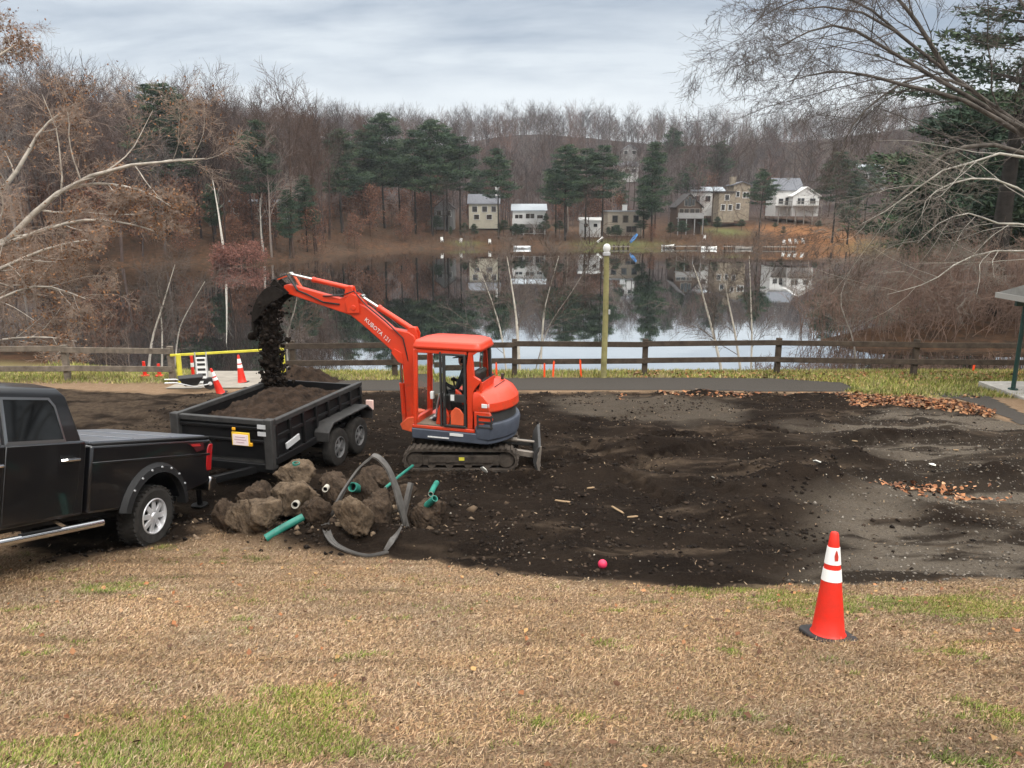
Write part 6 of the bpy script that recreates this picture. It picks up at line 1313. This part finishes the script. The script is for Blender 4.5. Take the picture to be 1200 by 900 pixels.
def flakes(name, pts, size, pal, label, cat, aspect=.7, lift=.012, tilt=.45, m=None):
    n = len(pts); z = hgt(pts[:,0], pts[:,1])+lift; a = nrg.random(n)*6.283; s = size*(.5+nrg.random(n)); nrm = np.stack([nrg.normal(0,tilt,n), nrg.normal(0,tilt,n), np.ones(n)],1); nrm /= np.linalg.norm(nrm,axis=1)[:,None]
    u = np.stack([np.cos(a), np.sin(a), np.zeros(n)],1); u -= nrm*(u*nrm).sum(1)[:,None]; u /= np.linalg.norm(u,axis=1)[:,None]; w_ = np.cross(nrm,u); c = np.stack([pts[:,0],pts[:,1],z],1)
    cup = (s*.22)[:,None]*nrm*nrg.uniform(-.6,1.2,(n,1)); S = s[:,None]
    V = np.stack([c-u*S*.5, c-u*S*.1+w_*S*aspect*.5+cup, c+u*S*.2+w_*S*aspect*.3+cup, c+u*S*.5, c+u*S*.2-w_*S*aspect*.3+cup, c-u*S*.1-w_*S*aspect*.5+cup],1).reshape(-1,3)
    f = np.array([(0,5,4,3),(0,3,2,1)]); F_ = (f[None]+np.arange(n)[:,None,None]*6).reshape(-1,4); pal = np.array(pal); c_ = pal[nrg.integers(0,len(pal),n)]*(.75+.5*nrg.random((n,1)))
    return tag(np_mesh(name, V, F_, m or leaf_m, vcol=np.repeat(c_,6,0)), label, cat, kind='stuff')
LEAF = ((.25,.10,.040),(.17,.068,.030),(.33,.155,.070),(.10,.046,.024),(.27,.165,.09),(.07,.035,.02))
drift = W([(985,464),(1060,462),(1120,470),(1168,482),(1160,490),(1080,478),(1000,474)])
flakes('leaf_drift', np.concatenate([scatter_xy(2100, box=(8,17,15,24), test=lambda x,y: poly_sd(drift,x,y)+.5*fbm(x*2,y*2,3) > .0), scatter_xy(420, box=(3,19,13,24), test=lambda x,y: (y > 20.5) & (fbm(x*.8,y*1.5,3) > 0) & (poly_sd(PATH,x,y) < -.1))]), .115, LEAF, 'drift of orange brown leaves along the path at the right', 'leaves')
g = G(1085,572); g2 = G(1120,580); flakes('leaf_patch', np.concatenate([nrg.normal(0,1,(150,2))*(.38,.16)+(g.x,g.y), nrg.normal(0,1,(50,2))*(.3,.12)+(g2.x+.2,g2.y-.2)]), .085, ((.34,.155,.07),(.25,.10,.043),(.40,.22,.12),(.14,.06,.03)), 'patch of orange leaves on the gravel', 'leaves')
lawn_t = lambda x, y: (dirt_mask(x,y) < .3) & (y < 11.5)
flakes('lawn_leaves', np.concatenate([scatter_xy(430, box=(-9,3,10.5,10), test=lawn_t), scatter_xy(150, box=(1.5,5.6,8,8.6), test=lawn_t)]), .044, LEAF+((.34,.20,.08),), 'fallen leaves dotted over the lawn', 'leaves', lift=.03)
flakes('bank_leaves', scatter_xy(2200, box=(4,23,18,28), test=lambda x,y: (y > 23.6) & (poly_sd(PATH,x,y) < -.05)), .13, LEAF, 'leaves lying on the grass bank under the right fence', 'leaves', lift=.03)
flakes('leaf_litter', scatter_xy(34000, box=(-10,2.6,10.5,10.5), test=lambda x,y: (dirt_mask(x,y) < .5) & (nrg.random(len(x)) < np.clip(6/(y+1e-3),.1,1))), .019, ((.25,.165,.09),(.18,.11,.06),(.13,.08,.045),(.09,.06,.035),(.30,.20,.11)), 'small crumbled dead leaf litter in the lawn', 'leaf litter', lift=.012, tilt=.6)
flakes('soil_litter', scatter_xy(3000, box=(-8,7.5,15,22), test=soil_test), .045, ((.19,.13,.08),(.12,.08,.05),(.30,.22,.14),(.08,.055,.035)), 'roots, chips and leaf scraps mixed into the soil', 'scraps', aspect=.35, lift=.02, tilt=.8)
def blades(name, pts, L, wd, pal, label, lean=1.0):
    n = len(pts); z = hgt(pts[:,0], pts[:,1]); a = nrg.random(n)*6.283; l = L*(.5+.9*nrg.random(n)); t_ = np.clip(nrg.normal(lean,.35,n),.15,1.5)
    d = np.stack([np.cos(a)*np.sin(t_), np.sin(a)*np.sin(t_), np.cos(t_)],1)*l[:,None]; b = np.stack([-np.sin(a),np.cos(a),np.zeros(n)],1)*wd*.5; c = np.stack([pts[:,0],pts[:,1],z],1)
    V = np.stack([c-b, c+b, c+d*.6+b*.7+np.array([0,0,.004]), c+d],1).reshape(-1,3); F_ = np.arange(4*n).reshape(n,4); pal = np.array(pal); c_ = pal[nrg.integers(0,len(pal),n)]*(.7+.6*nrg.random((n,1))); vx, vy = pts[:,0], pts[:,1]; wear = 1+.75*fbm(vx*.8+20, vy*1.5, 5, .6)-.38*sstep(.10,.24,fbm(vx*.5+7, vy*3.4+2, 4, .6)); c_ = c_*np.clip(wear,.45,1.35)[:,None]*(1+np.array([.10,0,-.14])[None]*(2.2*fbm(vx*1.6, vy*2+30, 4))[:,None])
    return tag(np_mesh(name, V, F_, tint, vcol=np.repeat(c_,4,0)), label, 'grass', kind='stuff')
dens = lambda x, y: (dirt_mask(x,y) < .45) & (nrg.random(len(x)) < np.clip((5/(y+1e-3))**1.3,.12,1))
blades('dry_grass', scatter_xy(370000, box=(-10,2.6,10.5,10.8), test=dens), .036, .0045, ((.375,.255,.155),(.295,.188,.112),(.45,.33,.215),(.18,.105,.063),(.265,.195,.10)), 'short dry tan grass of the sloping lawn', 1.28)
blades('green_grass', scatter_xy(60000, box=(-9,2.6,10.5,10), test=lambda x,y: (nrg.random(len(x)) < green_mask(x,y)*1.0) & (dirt_mask(x,y) < .3)), .036, .0045, ((.13,.18,.03),(.20,.25,.05),(.11,.125,.03),(.31,.28,.11),(.34,.25,.13)), 'green patches growing in the dry lawn', .8)
blades('bank_grass', scatter_xy(60000, box=(-17,20.4,18,28), test=lambda x,y: (poly_sd(PATH,x,y) < 0) & (poly_sd(RAMP,x,y) < 0) & (y > 23 - 2.4*sstep(8, 10.5, x)) & (dirt_mask(x,y) < .2) & (nrg.random(len(x)) < .25+.75*green_mask(x,y))), .13, .02, ((.20,.22,.05),(.15,.18,.04),(.30,.27,.09),(.34,.27,.13)), 'yellow green grass on the bank along the path', .7)
# ================================================================== HAZE over the lake valley
hm = bpy.data.materials.new('haze'); hm.use_nodes = True; t = hm.node_tree; t.nodes.remove(t.nodes['Principled BSDF'])
pv_ = N(t, 'ShaderNodeVolumePrincipled'); pv_.inputs['Color'].default_value = (.86,.90,.95,1); pv_.inputs['Density'].default_value = .00022; pv_.inputs['Anisotropy'].default_value = .2
t.links.new(pv_.outputs[0], t.nodes['Material Output'].inputs['Volume'])
mb = MB(); mb.box((0, 640, 35), (1320, 1330, 90)); hzb = mb.build('haze', hm, smooth=0); tag(hzb, 'thin grey winter haze over the lake valley', 'haze', kind='stuff')
